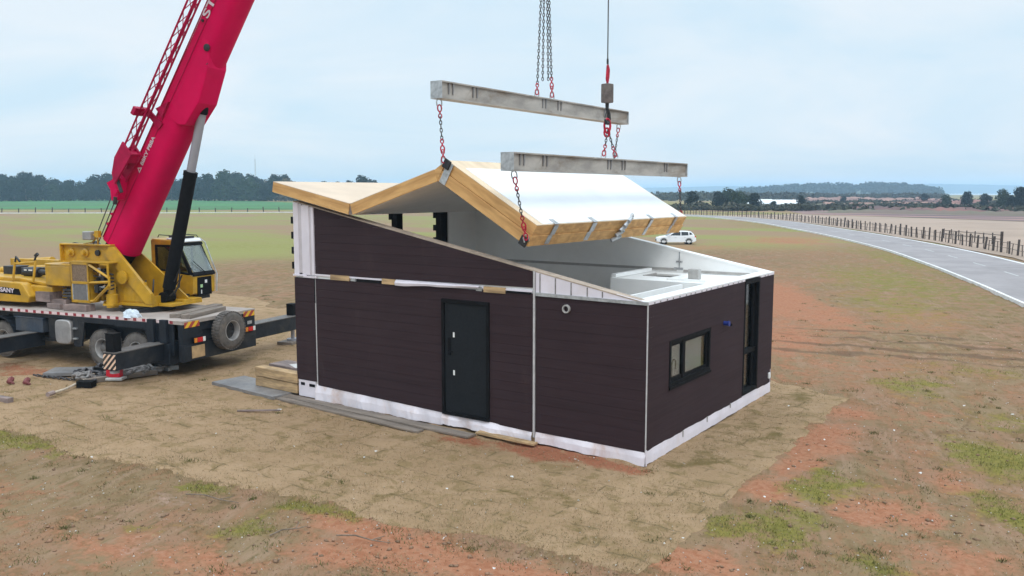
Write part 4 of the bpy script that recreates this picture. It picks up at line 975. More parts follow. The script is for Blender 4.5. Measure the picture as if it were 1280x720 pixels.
# hinge wedge at the ridge and the valley
MB().prism([(-4.86, 5.36), (-4.62, 5.78), (-4.93, 5.60)], RY0+.003, RY1-.01, 'y').build('ridge_fillet', MT['timber'], roof)
MB().prism([(-7.50, 4.62), (-7.36, 4.62), (-7.44, 4.84)], RY0+.008, RY1-.02, 'y').build('valley_fillet', MT['crate_top'], roof)
# steel straps
st = MB()
for y0, w_ in ((.45, .16), (2.05, .18), (4.95, .15), (6.4, .14)):
    MB().box(2.62, 2.632, y0, y0+w_, .03, .24).box(2.62, 2.632, y0+.05, y0+w_+.05, .25, .47).box(2.44, 2.632, y0+.05, y0+w_+.05, .498, .505).build('steel_strap', MT['galv'], p3)
MB().box(.05, .22, RY0-.016, RY0-.004, .0, .48).build('steel_strap', MT['galv'], p3)
# crumpled foil roll on the long face
rl = MB(); g = random.Random(6)
for k in range(5): rl.tube([(2.66+.02*k, 3.42+.06*k-.1+g.uniform(-.03,.03), -.02+.14*k), (2.70, 3.46+.06*k-.02, .06+.14*k), (2.66, 3.62+.04*k, .05+.14*k), (2.68, 3.66, .12+.14*k)], .045, 6)
rl.build('foil_wrap', MT['galv'], p3)
# lifting lugs
for px_, py_, pz_ in ((.05, RY0-.03, .42), (2.50, RY0-.03, .06), (.05, RY1+.03, .42), (2.50, RY1+.03, .06)):
    MB().box(px_-.08, px_+.10, py_-.02, py_+.02, pz_-.1, pz_+.10).build('lifting_lug', MT['blackmetal'], p3, bevel=.01)

# ------------------------------------------------------------------ spreader beams and rigging
def beam(x, y0, y1, z0, z1, label):
    L_ = y1-y0; r_ = empty('spreader_beam', (x, y0, z0), 0, label, 'beam', 'spreader beams'); h = z1-z0; b_ = .15
    MB().box(-b_, b_, .014, L_-.014, h-.028, h).box(-b_, b_, .014, L_-.014, 0, .028).box(-b_+.03, b_-.05, .014, L_-.014, .028, h-.028).build('web', MT['steel'], r_)
    MB().box(-b_, b_, 0, .014, 0, h).build('end_plate', MT['galv'], r_); MB().box(-b_, b_, L_-.014, L_, 0, h).build('end_plate', MT['galv'], r_)
    for yy in (.36, 1.2, L_*.475, L_*.56, L_-1.3):
        st = MB()
        for q in (-.10, .04): st.prism([(b_-.052, h*.30), (b_-.030, h*.30), (b_-.012, h-.03), (b_-.052, h-.03)], yy+q, yy+q+.035, 'y')
        st.build('stiffener', MT['plate'], r_)
    return r_
beam(-4.67, -.39, 8.03, 7.045, 7.405, 'rusty pale steel lifting beam, the upper one over the roof ridge')
beam(-2.65, -.74, 7.56, 5.535, 5.89, 'rusty pale steel lifting beam, the lower one in front of the white roof panel')

def link_chain(p0, p1, pitch=.075, r=.0105, wd=.024):
    p0, p1 = Vector(p0), Vector(p1); d = p1-p0; L_ = d.length; n = max(1, int(L_/pitch)); d.normalize(); x = d.orthogonal().normalized(); y = d.cross(x)
    mb = MB()
    for i in range(n):
        c = p0+d*(L_*(i+.5)/n); s = x if i % 2 else y; hl = L_/n*.5+r*.9
        pts = []
        for k in range(8):
            a = 2*math.pi*k/8; pts.append(c + d*(hl*math.cos(a)) + s*(wd*math.sin(a)))
        mb.tube(pts, r, 5, closed=True)
    return mb
def ring_pts(c, d, s, hl, wd, n=12): return [Vector(c)+d*(hl*math.cos(2*math.pi*k/n))+s*(wd*math.sin(2*math.pi*k/n)) for k in range(n)]
def hookset(mb, p, d, face=Vector((.6,.8,0))):
    """red grab hook pulling along d from point p"""
    d = d.normalized(); s = (face-d*face.dot(d)).normalized()
    mb.tube(ring_pts(p+d*.065, d, s, .07, .042), .015, 7, closed=True)
    mb.tube([p+d*.13, p+d*.19], [.02, .015], 8)
    mb.tube(ring_pts(p+d*.225, d, s, .045, .034), .013, 6, closed=True)
def shackle(mb, p, d, face=Vector((.6,.8,0))):
    d = d.normalized(); s = (face-d*face.dot(d)).normalized()
    mb.tube([p-s*.05, p-s*.055+d*.09, p-s*.03+d*.14, p+s*.03+d*.14, p+s*.055+d*.09, p+s*.05], .013, 6)
def sling(p0, p1, label, group, top='hook', bot='hook', beam_top=True):
    p0, p1 = Vector(p0), Vector(p1); d = (p1-p0).normalized(); L_ = (p1-p0).length
    r_ = empty('chain_sling', p1, 0, label, 'chain', group)
    o_ = p1; loc = lambda q: q-o_
    a, b = 0.0, L_
    if top:
        m_ = MB(); shackle(m_, loc(p0+d*.14), -d); m_.build('shackle', MT['galv'], r_)
        if top == 'hook': m_ = MB(); hookset(m_, loc(p0+d*.12), d); m_.build('hook', MT['red_hook'], r_); a = .36
        else: a = .16
    if bot:
        m_ = MB(); hookset(m_, loc(p1-d*.02), -d); m_.build('hook', MT['red_hook'], r_)
        m_ = MB(); shackle(m_, loc(p1+d*.02), -d); m_.build('shackle', MT['galv'], r_); b = L_-.27
    if bot == 'long':
        m_ = MB(); hookset(m_, loc(p1-d*.24), -d); m_.build('hook', MT['red_hook'], r_); b = L_-.49
    link_chain(loc(p0+d*a), loc(p1-d*(L_-b))).build('link_chain', MT['chain'], r_)
    return r_
GR = 'chains hanging from the lifting beams'
sling((-4.67, -.30, 7.04), (-4.64, -.20, 5.72), 'red-hooked black chain from the near end of the upper beam to the ridge', GR, bot='long')
sling((-4.67, 7.72, 7.04), (-4.62, 7.29, 5.75), 'red-hooked chain from the far end of the upper beam behind the lower one', GR)
sling((-2.65, -.52, 5.53), (-2.55, -.21, 4.17), 'red-hooked black chain from the near end of the lower beam to the panel', GR, bot='long')
sling((-2.65, 7.35, 5.53), (-2.53, 7.29, 4.35), 'short chain with red hook below the far end of the lower beam', GR)
APX = Vector((-4.67, 3.80, 12.4)); GU = 'long chains above the upper beam'
sling(APX, (-4.67, 3.43, 7.45), 'long chain strand hooked to the upper beam, leftmost of the four', GU, top=None)
sling(APX, (-4.67, 4.13, 7.45), 'long chain strand hooked to the upper beam, rightmost of the four', GU, top=None, bot='long')
sling(APX, (-4.67, 3.69, 7.83), 'loose chain end hanging free above the upper beam, left one of the inner pair', GU, top=None, bot=None)
sling(APX, (-4.67, 3.95, 7.86), 'loose chain end hanging free above the upper beam, right one of the inner pair', GU, top=None, bot=None)
GH = 'short chains under the hook ball'
HK = Vector((-2.65, 3.30, 6.55))
sling(HK, (-2.65, 3.10, 5.93), 'short chain leg from the ball hook to the lower beam, left leg', GH, top=None)
sling(HK, (-2.65, 3.70, 5.93), 'short chain leg from the ball hook to the lower beam, right leg', GH, top=None)
# auxiliary hook with its weight, on one rope
hb = empty('hook_ball', (-2.65, 3.25, 6.5), 0, 'rusty cylinder weight and crane hook on a single rope over the lower beam', 'crane hook')
MB().lathe([(.02, .63), (.135, .65), (.14, .67), (.14, 1.04), (.135, 1.06), (.02, 1.08)], None, 24).build('weight', mat('weight_paint', (.17, .14, .13), .7, .3, .25, 8, .1, dirt=(.24,.18,.13)), hb, smooth=True)
MB().tube([(0,0,1.06),(0,0,1.16)], .03, 8).box(-.025,.025,-.04,.04,1.12,1.24).prism([(-.045,1.16),(.045,1.18),(.06,1.38),(.02,1.5),(-.02,1.48)], -.022, .022, 'y', Matrix.Rotation(R(70), 4, 'Z')).build('rope_socket', MT['red_hook'], hb, bevel=.01)
MB().tube([(0,0,.64),(0,0,.50)], [.045,.04], 8).tube([(0,0,.5),(.0,.085,.40),(.0,.10,.28),(.0,.04,.19),(.0,-.05,.19),(.0,-.10,.27)], [.04,.045,.05,.05,.04,.02], 8).tube([(0,0,.5),(0,-.07,.38),(0,-.10,.29)], .012, 6).build('hook', MT['blackmetal'], hb)
m_ = MB(); m_.tube(ring_pts(Vector((0,.02,.13)), Vector((0,0,1)), Vector((.5,.86,0)), .16, .08), .026, 8, closed=True); m_.tube(ring_pts(Vector((0,0,-.02)), Vector((0,0,1)), Vector((.86,.5,0)), .10, .06), .022, 8, closed=True); m_.build('master_link', MT['red_hook'], hb)
TIP2 = Vector((-2.65, 3.25, 26.0))
MB().tube([(0,0,1.5),(0,0,1.62)], .025, 8).build('rope_clamp', MT['blackmetal'], hb)
MB().tube([(0,0,1.5),(0,0,TIP2.z-6.5-.1)], .014, 6).build('hoist_rope', MT['rope'], hb)
hm_ = empty('hook_block', APX, 0, 'main hook block holding the long chains, above the top of the view', 'crane hook')
MB().box(-.12,.12,-.3,.3,.55,1.25).build('sheave_block', MT['yellow'], hm_, bevel=.04); MB().tube([(0,0,.55),(0,0,.35),(0,.13,.2),(0,.12,.05),(0,0,-.02),(0,-.12,.06)], .05, 8).build('hook', MT['blackmetal'], hm_)
MB().tube([(.0,-.2,1.2),(.0,-.12,13.0)], .012, 5).tube([(.0,.2,1.2),(.0,.12,13.0)], .012, 5).build('hoist_rope', MT['rope'], hm_)

# ------------------------------------------------------------------ the crane
CR = empty('mobile_crane', (-13.82, -.26, 0), R(190.75), 'yellow truck crane with a raised crimson telescopic boom and black carrier', 'crane')
W_ = 2.95
def cp(name, mb, m, parent=CR, **k): return mb.build(name, MT[m] if isinstance(m, str) else m, parent, **k)
# carrier: x forward, near side y = 0, far side y = -2.95
deck = cp('deck', MB().box(.0, 12.2, -W_, 0, 1.50, 1.60), 'deck')
cp('reflective_tape', MB().box(.35, 12.0, 0.002, .008, 1.515, 1.595), 'tape', deck)
cp('chassis_frame', MB().box(.2, 12, -W_+.45, -.45, .75, 1.498), 'chassis')
sk = MB().box(.35, 1.25, -.06, 0, .62, 1.498).box(1.25, 2.55, -.06, 0, 1.30, 1.498).box(2.55, 4.02, -.06, 0, 1.34, 1.498)
sk.prism([(3.78, 1.34), (4.02, 1.34), (4.02, .62), (3.93, .62)], -.06, 0, 'y').prism([(1.25, 1.3), (1.25, .72), (1.42, 1.3)], -.06, 0, 'y')
sk.box(4.02, 4.25, -.05, 0, .60, 1.498).box(4.25, 5.2, -.08, -.02, 1.40, 1.498).box(5.2, 6.9, -.3, -.05, 1.38, 1.498)
cp('side_skirt', sk, 'chassis', bevel=.012)
cp('side_skirt', MB().box(.35, 4.2, -W_, -W_+.06, .62, 1.498).box(4.2, 12, -W_, -W_+.06, .9, 1.498), 'chassis')
cp('step', MB().box(4.05, 4.20, 0, .07, 1.13, 1.17).box(4.05, 4.20, 0, .07, .83, .87), 'galv')
tank = MB()
prof = []
for i in range(24):
    a = 2*math.pi*i/24; prof.append((math.copysign(abs(math.cos(a))**.45, math.cos(a))*.33, math.copysign(abs(math.sin(a))**.45, math.sin(a))*.36))
tank.prism([(4.62+x*1.0, 1.02+z) for x, z in prof], -.62, .06, 'y')
cp('fuel_tank', tank, 'tank', bevel=.03, smooth=True)
cp('underframe_box', MB().box(5.02, 5.4, -.5, -.1, .75, 1.4).box(4.98, 5.9, -.4, -.2, .65, .72), 'blackmetal')
cp('tool_box', MB().box(5.55, 6.75, -.55, -.02, .92, 1.33).box(5.5, 6.8, -.56, .0, 1.33, 1.37), mat('blue_grey_box', (.035, .05, .075), .5, 0, .15, 3, .05, dirt=(.1,.09,.08)), bevel=.015)
# mudguard over the front wheel
mg = MB(); n = 14; vs = []; fs = []
for i in range(n+1):
    a = R(5+170*i/n); 
    for rr, yy in ((.66, 0.0), (.66, -.55)): vs.append((7.45+rr*math.cos(a), yy, .66+rr*math.sin(a)))
for i in range(n): fs.append((2*i, 2*i+1, 2*i+3, 2*i+2))
o = cp('mudguard', mg.add(vs, fs), 'chassis'); o.modifiers.new('solid', 'SOLIDIFY').thickness = .03
# wheels
def wheel_mesh(parent, M, rim='rimwhite', name='wheel'):
    wd = .30; r_ = .545
    prof = [(.30, -wd/2), (.44, -wd/2-.01), (.52, -wd/2+.02), (r_, -wd/2+.06), (r_, wd/2-.06), (.52, wd/2-.02), (.44, wd/2+.01), (.30, wd/2), (.29, 0), (.30, -wd/2)]
    t_ = MB().lathe(prof, None, 40)
    for k in range(40):
        a = 2*math.pi*(k+.5)/40
        for s_ in (-1, 1): t_.rbox((r_*math.cos(a+.03*s_), r_*math.sin(a+.03*s_), s_*.07), (.034, .055, .13), rz=a)
    wh = t_.build(name, MT['rubber'], parent, M=M, smooth=True)
    rm = MB().lathe([(.30, wd/2-.015), (.295, wd/2+.002), (.272, wd/2-.004), (.255, wd/2-.05), (.245, wd/2-.16), (.24, wd/2-.18)], None, 32, cap=False)
    dk = MB().lathe([(.245, wd/2-.165), (.20, wd/2-.16), (.17, wd/2-.14), (.0, wd/2-.14)], None, 28, cap=False)
    for k in range(8):
        a = 2*math.pi*k/8; dk.lathe([(.026, wd/2-.17), (.026, wd/2-.125), (.0, wd/2-.125)], Matrix.Translation((.155*math.cos(a), .155*math.sin(a), 0)), 8)
    dk.build('hub_plate', MT['rim'] if rim != 'tank' else MT['blackmetal'], wh, smooth=True)
    if rim != 'tank': MB().lathe([(.115, wd/2-.15), (.11, wd/2-.02), (.08, wd/2), (.0, wd/2)], None, 20).build('hub', MT['rim'], wh, smooth=True)
    rm.build('rim', MT[rim], wh, smooth=True)
    return wh
WM = lambda x, y: Matrix.Translation((x, y, .60)) @ Matrix.Rotation(R(-90), 4, 'X')
WMf = lambda x, y: Matrix.Translation((x, y, .60)) @ Matrix.Rotation(R(90), 4, 'X')
for x in (1.87, 3.20, 7.45, 8.9):
    wheel_mesh(CR, WM(x, -.24), 'rimwhite'); wheel_mesh(CR, WMf(x, -W_+.24))
cp('axle', MB().tube([(1.87, -.3, .665), (1.87, -W_+.3, .665)], .09, 8).tube([(3.2, -.3, .665), (3.2, -W_+.3, .665)], .09, 8).tube([(7.45, -.3, .665), (7.45, -W_+.3, .665)], .09, 8).tube([(8.9, -.3, .665), (8.9, -W_+.3, .665)], .09, 8), 'blackmetal')
# rear end
re = MB().box(.0, .2, -W_, -.02, .45, .92).box(.02, .2, -W_, -W_+.62, .92, 1.498).box(.02, .2, -.75, -.02, .92, 1.498).box(.06, .2, -W_+.62, -.75, 1.25, 1.498).box(.1, .2, -W_+.6, -.7, .9, 1.3)
re.prism([(-.75, .92), (-.95, .92), (-.75, 1.25)], .03, .2, 'x')
cp('rear_panel', re, 'chassis', bevel=.01)
cp('hazard_plate', MB().box(-.006, .0, -.62, -.06, 1.40, 1.56), 'hazard'); cp('hazard_plate', MB().box(-.006, .0, -W_+.04, -W_+.52, 1.40, 1.56), 'hazard')
for y0 in (-.80, -W_+.06):
    tl = cp('tail_light', MB().box(-.05, .0, y0, y0+.46, .94, 1.10), 'black', bevel=.01)
    cp('lens', MB().box(-.062, -.05, y0+.13, y0+.32, .955, 1.085), 'lampred', tl); 
    cp('lens', MB().box(-.062, -.05, y0+.34, y0+.44, .955, 1.085), 'lampamber', tl); cp('lens', MB().box(-.062, -.05, y0+.02, y0+.11, .955, 1.085), 'lampwhite', tl)
cp('number_plate', MB().box(-.02, .0, -.78, -.30, .52, .86), 'numplate')
cp('data_plate', MB().box(-.004, .0, -W_+.16, -W_+.36, 1.16, 1.26), 'galv')
sp_ = wheel_mesh(CR, Matrix.Translation((-.17, -1.60, 1.14)) @ Matrix.Rotation(R(-90), 4, 'Y'), 'tank', 'spare_wheel')
cp('spare_bracket', MB().box(-.05, .1, -1.75, -1.45, 1.0, 1.25), 'blackmetal')
# outriggers
def outrigger(name, x0, x1, y0, y1, z0, z1, sgn, jack_z, foot=.14, stripe=True):
    b_ = MB().box(x0, x1, y0, y1, z0, z1)
    o = cp(name, b_, 'chassis', bevel=.012)
    yt = y1
    cp('edge_flange', MB().box(x0-.02, x1+.02, y0, y1, z1, z1+.025), 'clad_line' if False else 'rim', o)
    xm = (x0+x1)/2
    cp('jack_housing', MB().box(xm-.14, xm+.14, yt-sgn*.02, yt-sgn*.28, z1+.026, z1+jack_z).box(xm-.15, xm+.15, yt, yt-sgn*.3, z1+jack_z, z1+jack_z+.02), 'black', o, bevel=.01)
    cp('jack_leg', MB().tube([(xm, yt-sgn*.15, z0), (xm, yt-sgn*.15, foot)], .065, 12).tube([(xm, yt-sgn*.15, foot+.03), (xm, yt-sgn*.15, foot-.04)], .2 if foot < .3 else .12, 16), 'chrome', o)
    if stripe: cp('hazard_stripe', MB().box(x0+.01, x1-.01, yt, yt+sgn*.005, z0+.02, z1-.03), 'hazard2', o)
    return o
outrigger('outrigger', .62, 1.08, -1.2, 1.72, .50, .95, 1, .50, .44)
cp('outrigger_housing', MB().box(.42, 1.22, -.6, .10, .36, .96).box(.50, .74, .0, .12, .96, 1.62).box(.96, 1.2, .0, .12, .96, 1.62), 'chassis', bevel=.012)
o = outrigger('outrigger', .62, 1.08, -1.75, -5.95, .50, .95, -1, .40)
outrigger('outrigger', 5.85, 6.3, -.3, 2.4, .48, .90, 1, .44, .40)
outrigger('outrigger', 5.85, 6.3, -2.6, -5.6, .48, .90, -1, .44)

# superstructure frame: x along the boom, y to its left (far side), z up; slewing centre at the origin
Sw = Vector((-16.85, .67, 0)); sa = R(12.25)
MS = CR.matrix_world.copy()
MC = (Matrix.Translation((-13.82, -.26, 0)) @ Matrix.Rotation(R(190.75), 4, 'Z')).inverted() @ Matrix.Translation(Sw) @ Matrix.Rotation(sa, 4, 'Z')
def sp2(name, mb, m, parent=None, **k):
    if parent is None: return mb.build(name, MT[m] if isinstance(m, str) else m, CR, M=MC, **k)
    return mb.build(name, MT[m] if isinstance(m, str) else m, parent, **k)
sp2('slewing_ring', MB().lathe([(.78, 1.602), (.80, 1.66), (.70, 1.67), (.70, 1.74), (.74, 1.75), (.2, 1.76)], None, 40), 'blackmetal', smooth=True)
tt = MB().box(-1.2, .70, -.56, .95, 1.77, 1.86).box(.70, 1.22, -.30, .95, 1.77, 1.86)
tt.box(.62, .70, -.52, .5, 1.86, 2.08).box(.70, 1.20, .2, .95, 1.86, 1.92)
plate = [(-2.8, 3.0), (-2.76, 3.55), (-.83, 3.54), (-.7, 3.5), (.70, 2.13), (.70, 1.86), (-1.1, 1.86), (-1.25, 2.98)]
tt.prism(plate, -.50, -.44, 'y').prism([(-2.5, 3.0), (-2.46, 3.4), (-.83, 3.42), (1.15, 1.97), (1.15, 1.86), (-1.1, 1.86), (-1.25, 2.98)], .42, .48, 'y')
# flanges
tt.prism([(-.83, 3.52), (-.66, 3.52), (.72, 2.17), (.72, 1.86), (.5, 1.86), (-1.02, 3.28)], -.60, -.50, 'y')
tt.prism([(-2.8, 3.53), (-.75, 3.53), (-.75, 3.575), (-2.8, 3.575)], -.62, -.43, 'y').prism([(-2.8, 3.0), (-1.2, 2.98), (-1.2, 3.02), (-2.8, 3.04)], -.60, -.5, 'y').box(-2.83, -2.79, -.62, -.43, 3.0, 3.56)
tt.box(-.42, -.36, -.53, -.5, 1.9, 2.7).box(-.05, .0, -.53, -.5, 1.9, 2.4).box(-.43, .5, -.52, -.5, 1.9, 2.5)
tt.box(-2.6, -1.9, -.44, .42, 2.95, 3.02).box(-2.4, -2.32, -.44, .42, 2.95, 3.45)
tf_ = sp2('turntable_frame', tt, 'yellow', bevel=.008)
pinm = Matrix.Rotation(R(90), 4, 'X')
for x, z, r_ in ((-2.44, 3.30, .13), (-1.86, 3.31, .13)):
    sp2('winch_pin', MB().lathe([(r_, .50), (r_, .55), (r_*.6, .57), (r_*.55, .66), (.0, .67)], Matrix.Translation((x, 0, z)) @ pinm, 20), 'yellow', tf_, smooth=True)
sp2('boom_pin', MB().lathe([(.09, .50), (.09, .56), (.0, .565)], Matrix.Translation((-1.36, 0, 3.31)) @ pinm, 16), 'blackmetal', tf_)
# winch drums between the plates
for x, z in ((-2.44, 3.30), (-1.86, 3.25)): sp2('winch_drum', MB().lathe([(.3, -.40), (.3, -.36), (.2, -.36), (.2, .34), (.3, .34), (.3, .38)], Matrix.Translation((x, 0, z)) @ pinm, 24), 'rope')
# slew motor and hoses
sp2('slew_motor', MB().lathe([(.17, 1.87), (.17, 2.25), (.12, 2.28), (.12, 2.55), (.07, 2.62), (.0, 2.63)], Matrix.Translation((-.66, -.72, -.15)), 20).box(-.85, -.45, -.9, -.55, 1.78, 1.84).lathe([(.03,0),(.2,.01),(.2,.06),(.03,.07)], Matrix.Translation((-.30, -.62, 2.62)) @ pinm, 16), 'yellow', smooth=True)
hz_ = MB(); g = random.Random(12)
for k in range(7):
    x = -.5+g.uniform(0, 1.0); hz_.tube([(x, -.35, 1.9), (x+.1, -.3, 2.2+g.uniform(0, .3)), (x-.15, .0, 2.35+g.uniform(0, .2)), (x-.4, .2, 2.0)], .022, 6)
for k in range(5): hz_.tube([(-1.3, -.42, 1.95+.1*k), (-.9, -.58, 2.0+.1*k), (-.6, -.6, 2.1+.05*k)], .02, 6)
sp2('hydraulic_hose', hz_, 'blackmetal')
# engine / cooler frame on the near side
ef = MB()
x0, x1, x2, y0, y1 = -2.02, -1.27, -.50, -.98, -.60
for x in (x0, x1-.07): ef.box(x, x+.07, y0, y0+.06, 1.86, 3.06)
ef.box(x0, x1, y0, y0+.06, 2.98, 3.06).box(x0, x1, y0, y0+.06, 2.40, 2.48).box(x0, x1, y0, y0+.06, 1.86, 1.92).box(x0, x1, y1-.05, y1, 1.86, 3.06)
ef.box(x0, x2, y0, y1, 3.04, 3.08).box(x0, x1, y0, y1, 1.84, 1.88).box(x0, x0+.03, y0, y1, 1.86, 3.06).box(x1-.03, x1, y0, y1, 1.86, 3.06)
ef.tube([(x1, y0+.03, 2.98), (x2, y0+.03, 2.62)], .045, 4).tube([(x1, y0+.03, 2.45), (x2, y0+.03, 2.50)], .045, 4).tube([(x1, y0+.03, 1.90), (x1+.12, y0+.03, 1.90), (x2, y0+.03, 2.40), (x2, y0+.03, 2.66)], .05, 4).box(x2-.3, x2, y0, y0+.05, 2.99, 3.07).box(x2-.05, x2, y0, y0+.05, 2.6, 3.0)
ef_ = sp2('cooler_frame', ef, 'yellow', bevel=.006)
sp2('grille', MB().box(x0+.07, x1-.07, y0+.015, y0+.05, 2.48, 2.98), 'browngrille', ef_); sp2('grille', MB().box(x0+.07, x1-.07, y0+.015, y0+.05, 1.92, 2.40), 'pink', ef_)
sp2('grille_rim', MB().box(x0+.07, x0+.10, y0-.006, y0+.015, 1.92, 2.40).box(x1-.10, x1-.07, y0-.006, y0+.015, 1.92, 2.40), 'galv', ef_)
eg = MB(); g = random.Random(8)
for k in range(9): eg.rbox((x1+.1+g.uniform(0, .5), y0+.22+g.uniform(-.08, .08), 2.05+g.uniform(0, .85)), (g.uniform(.08, .22), .18, g.uniform(.08, .25)))
for k in range(5): eg.tube([(x1+.05, y0+.15, 2.2+.15*k), (x1+.35, y0+.1, 2.15+.16*k), (x2, y0+.2, 2.3+.1*k)], .025, 6)
sp2('engine', eg, 'blackmetal')
sp2('engine_fitting', MB().tube([(x1+.1, y0+.12, 2.3), (x1+.5, y0+.12, 2.33)], .035, 8).tube([(x1+.3, y0+.12, 2.75), (x1+.3, y0+.12, 2.9)], .05, 8), 'galv')
# hydraulic tank
rt = []
for i in range(20):
    a = 2*math.pi*i/20; rt.append((-2.62+math.copysign(abs(math.cos(a))**.6, math.cos(a))*.62, -.62+math.copysign(abs(math.sin(a))**.6, math.sin(a))*.36))
ht_ = sp2('oil_tank', MB().prism(rt, 2.30, 2.92, 'z'), 'yellow', bevel=.03, smooth=True)
sp2('tank_lid', MB().prism([(x*1.02+.05, y*1.0) for x, y in rt], 2.92, 2.96, 'z'), 'topcream' if False else 'yellow', ht_)
sp2('rope_bundle', MB().tube([(-2.3+.35*math.cos(a*.8), -.68+.2*math.sin(a*.8), 1.92+.012*a) for a in range(30)], .025, 6), 'rope')
rd = MB()
for k in range(22):
    a = k*.55; rd.tube([(-2.55+.028*k, -.85, 2.0+.1*math.sin(a)), (-2.5+.028*k, -.7, 2.22), (-2.45+.028*k, -.5, 2.05)], .014, 5)
sp2('cable_coil', rd, 'rope')
# tail: counterweight, winch cover, rails
cw = MB().prism([(-6.6, 1.74), (-3.66, 1.76), (-3.56, 1.95), (-3.85, 2.30), (-3.95, 2.36), (-6.6, 2.40)], -1.15, -.75, 'y')
cw.prism([(-6.6, 1.74), (-4.2, 1.76), (-4.2, 2.2), (-6.6, 2.3)], -.75, .75, 'y').prism([(-6.6, 1.74), (-3.66, 1.76), (-3.56, 1.95), (-3.85, 2.30), (-6.6, 2.40)], .75, 1.15, 'y')
cwt = sp2('counterweight', cw, 'yellow', bevel=.03)
sp2('nameplate', MB().prism([(-5.4, 2.03), (-3.93, 1.98), (-4.0, 2.17), (-5.4, 2.24)], -1.156, -1.149, 'y'), 'black', cwt)
text_part('lettering', 'SANY', .19, MT['text_white'], cwt, Matrix.Translation((-4.62, -1.158, 2.11)) @ Matrix.Translation((.10, 0, 0)) @ Matrix.Rotation(R(2), 4, 'Y') @ Matrix.Rotation(R(90), 4, 'X'), .003, .62, .006)
sp2('emblem', MB().lathe([(.075, 0), (.075, .004), (.05, .004), (.05, 0)], Matrix.Translation((-5.08, -1.156, 2.115)) @ pinm, 18).rbox((-5.08, -1.158, 2.115), (.03, .004, .13)), 'text_white', cwt)
sp2('cover', MB().prism([(-.9, 2.25), (-.62, 2.38), (-.2, 2.44), (.2, 2.40), (.6, 2.25), (.6, 2.05), (-.9, 2.05)], -4.35, -2.9, 'x'), 'yellow', bevel=.03)
sp2('cover_top', MB().prism([(-6.6, 2.40), (-3.95, 2.36), (-3.3, 2.28), (-3.0, 2.34), (-4.3, 2.47), (-6.6, 2.5)], -.85, .2, 'y'), 'yellow', bevel=.02)
sp2('tail_frame', MB().box(-3.7, -1.2, -.56, -.40, 1.86, 2.12).box(-3.7, -1.2, .36, .52, 1.86, 2.12).box(-4.3, -1.2, .55, .70, 2.55, 2.95).box(-6.6, -2.2, .60, .78, 2.62, 2.92), 'yellow', bevel=.02)
sp2('rear_bar', MB().tube([(-6.8, 1.0, 2.72), (-5.1, 1.0, 2.85)], .14, 10).tube([(-6.6, .3, 2.55), (-4.2, .3, 2.7)], .11, 10), 'yellow', smooth=True)
sp2('tail_machinery', MB().box(-5.1, -4.4, -.2, .5, 2.4, 2.72).tube([(-4.75, -.3, 2.6), (-4.1, -.3, 2.62)], .15, 12).tube([(-4.1, -.3, 2.62), (-3.4, -.35, 2.6)], .09, 10).box(-5.9, -5.3, -.2, .3, 2.4, 2.75), 'blackmetal', bevel=.02)
sp2('machinery_label', MB().box(-4.62, -4.5, -.46, -.455, 2.66, 2.70).box(-4.42, -4.25, -.46, -.455, 2.66, 2.70), 'lampwhite')
rl_ = MB()
for x in (-4.38, -3.5): rl_.tube([(x-.06, -1.0, 2.38), (x+.05, -.98, 2.95), (x+.03, -.96, 3.04)], .035, 8)
rl_.tube([(-4.33, -.98, 2.92), (-3.45, -.98, 3.0)], .035, 8)
sp2('handrail', rl_, 'yellow', smooth=True)
sp2('handrail_clamp', MB().tube([(-4.33, -.97, 2.98), (-4.28, -.97, 3.14), (-4.12, -.97, 3.0)], .035, 6).tube([(-3.5, -.96, 3.04), (-3.42, -.96, 3.2)], .03, 6).rbox((-3.4, -.96, 3.22), (.14, .06, .08), ry=-.6), 'blackmetal')
sp2('deck_block', MB().box(-3.5, -2.9, -1.0, -.55, 1.80, 2.10).box(-3.1, -2.3, -.95, -.5, 1.62, 1.88), 'crate_top')
# rope drum sheave with mirror lamp on top
sp2('mirror', MB().box(-1.75, -1.42, -.72, -.52, 3.70, 3.96), 'tank', bevel=.03)
sp2('mirror_bracket', MB().tube([(-1.42, -.6, 3.86), (-1.30, -.55, 3.8), (-1.34, -.52, 3.56)], .025, 6).tube([(-1.9, -.55, 3.575), (-1.55, -.55, 3.62), (-1.36, -.55, 3.75)], .02, 6).box(-1.36, -1.2, -.62, -.5, 3.78, 3.98), 'yellow')

# boom: own frame, x along the boom, z its upper side
BA = math.atan2(.8367, .5476)
MBm = Matrix.Translation((-1.25, 0, 3.08)) @ Matrix.Rotation(-BA, 4, 'Y')
MBC = MC @ MBm
def bp(name, mb, m, parent=None, **k):
    if parent is None: return mb.build(name, MT[m] if isinstance(m, str) else m, CR, M=MBC, **k)
    return mb.build(name, MT[m] if isinstance(m, str) else m, parent, **k)
def boom_sec(hw, top, bot, ch=.10, nb=10):
    """(y,z) outline: flat top with chamfers, straight sides, rounded belly"""
    P = [(-hw+ch*.4, top), (-hw, top-ch)]
    zc = -.22
    P += [(-hw, zc)]
    for i in range(1, nb): a = math.pi*i/nb; P.append((-hw*math.cos(a), zc-(zc-bot)*math.sin(a)**.8))
    P += [(hw, zc), (hw, top-ch), (hw-ch*.4, top)]
    return P
boom = bp('boom', MB().add([(x_, p_[0], p_[1]) for x_, sec_ in ((.55, boom_sec(.44, .37, -.64)), (5.2, boom_sec(.44, .37, -.58)), (10.6, boom_sec(.42, .37, -.47))) for p_ in sec_], [tuple(range(15))[::-1], tuple(range(30, 45))] + [(15*j_+i_, 15*j_+(i_+1) % 15, 15*(j_+1)+(i_+1) % 15, 15*(j_+1)+i_) for j_ in range(2) for i_ in range(15)]), 'red_boom', smooth=True)
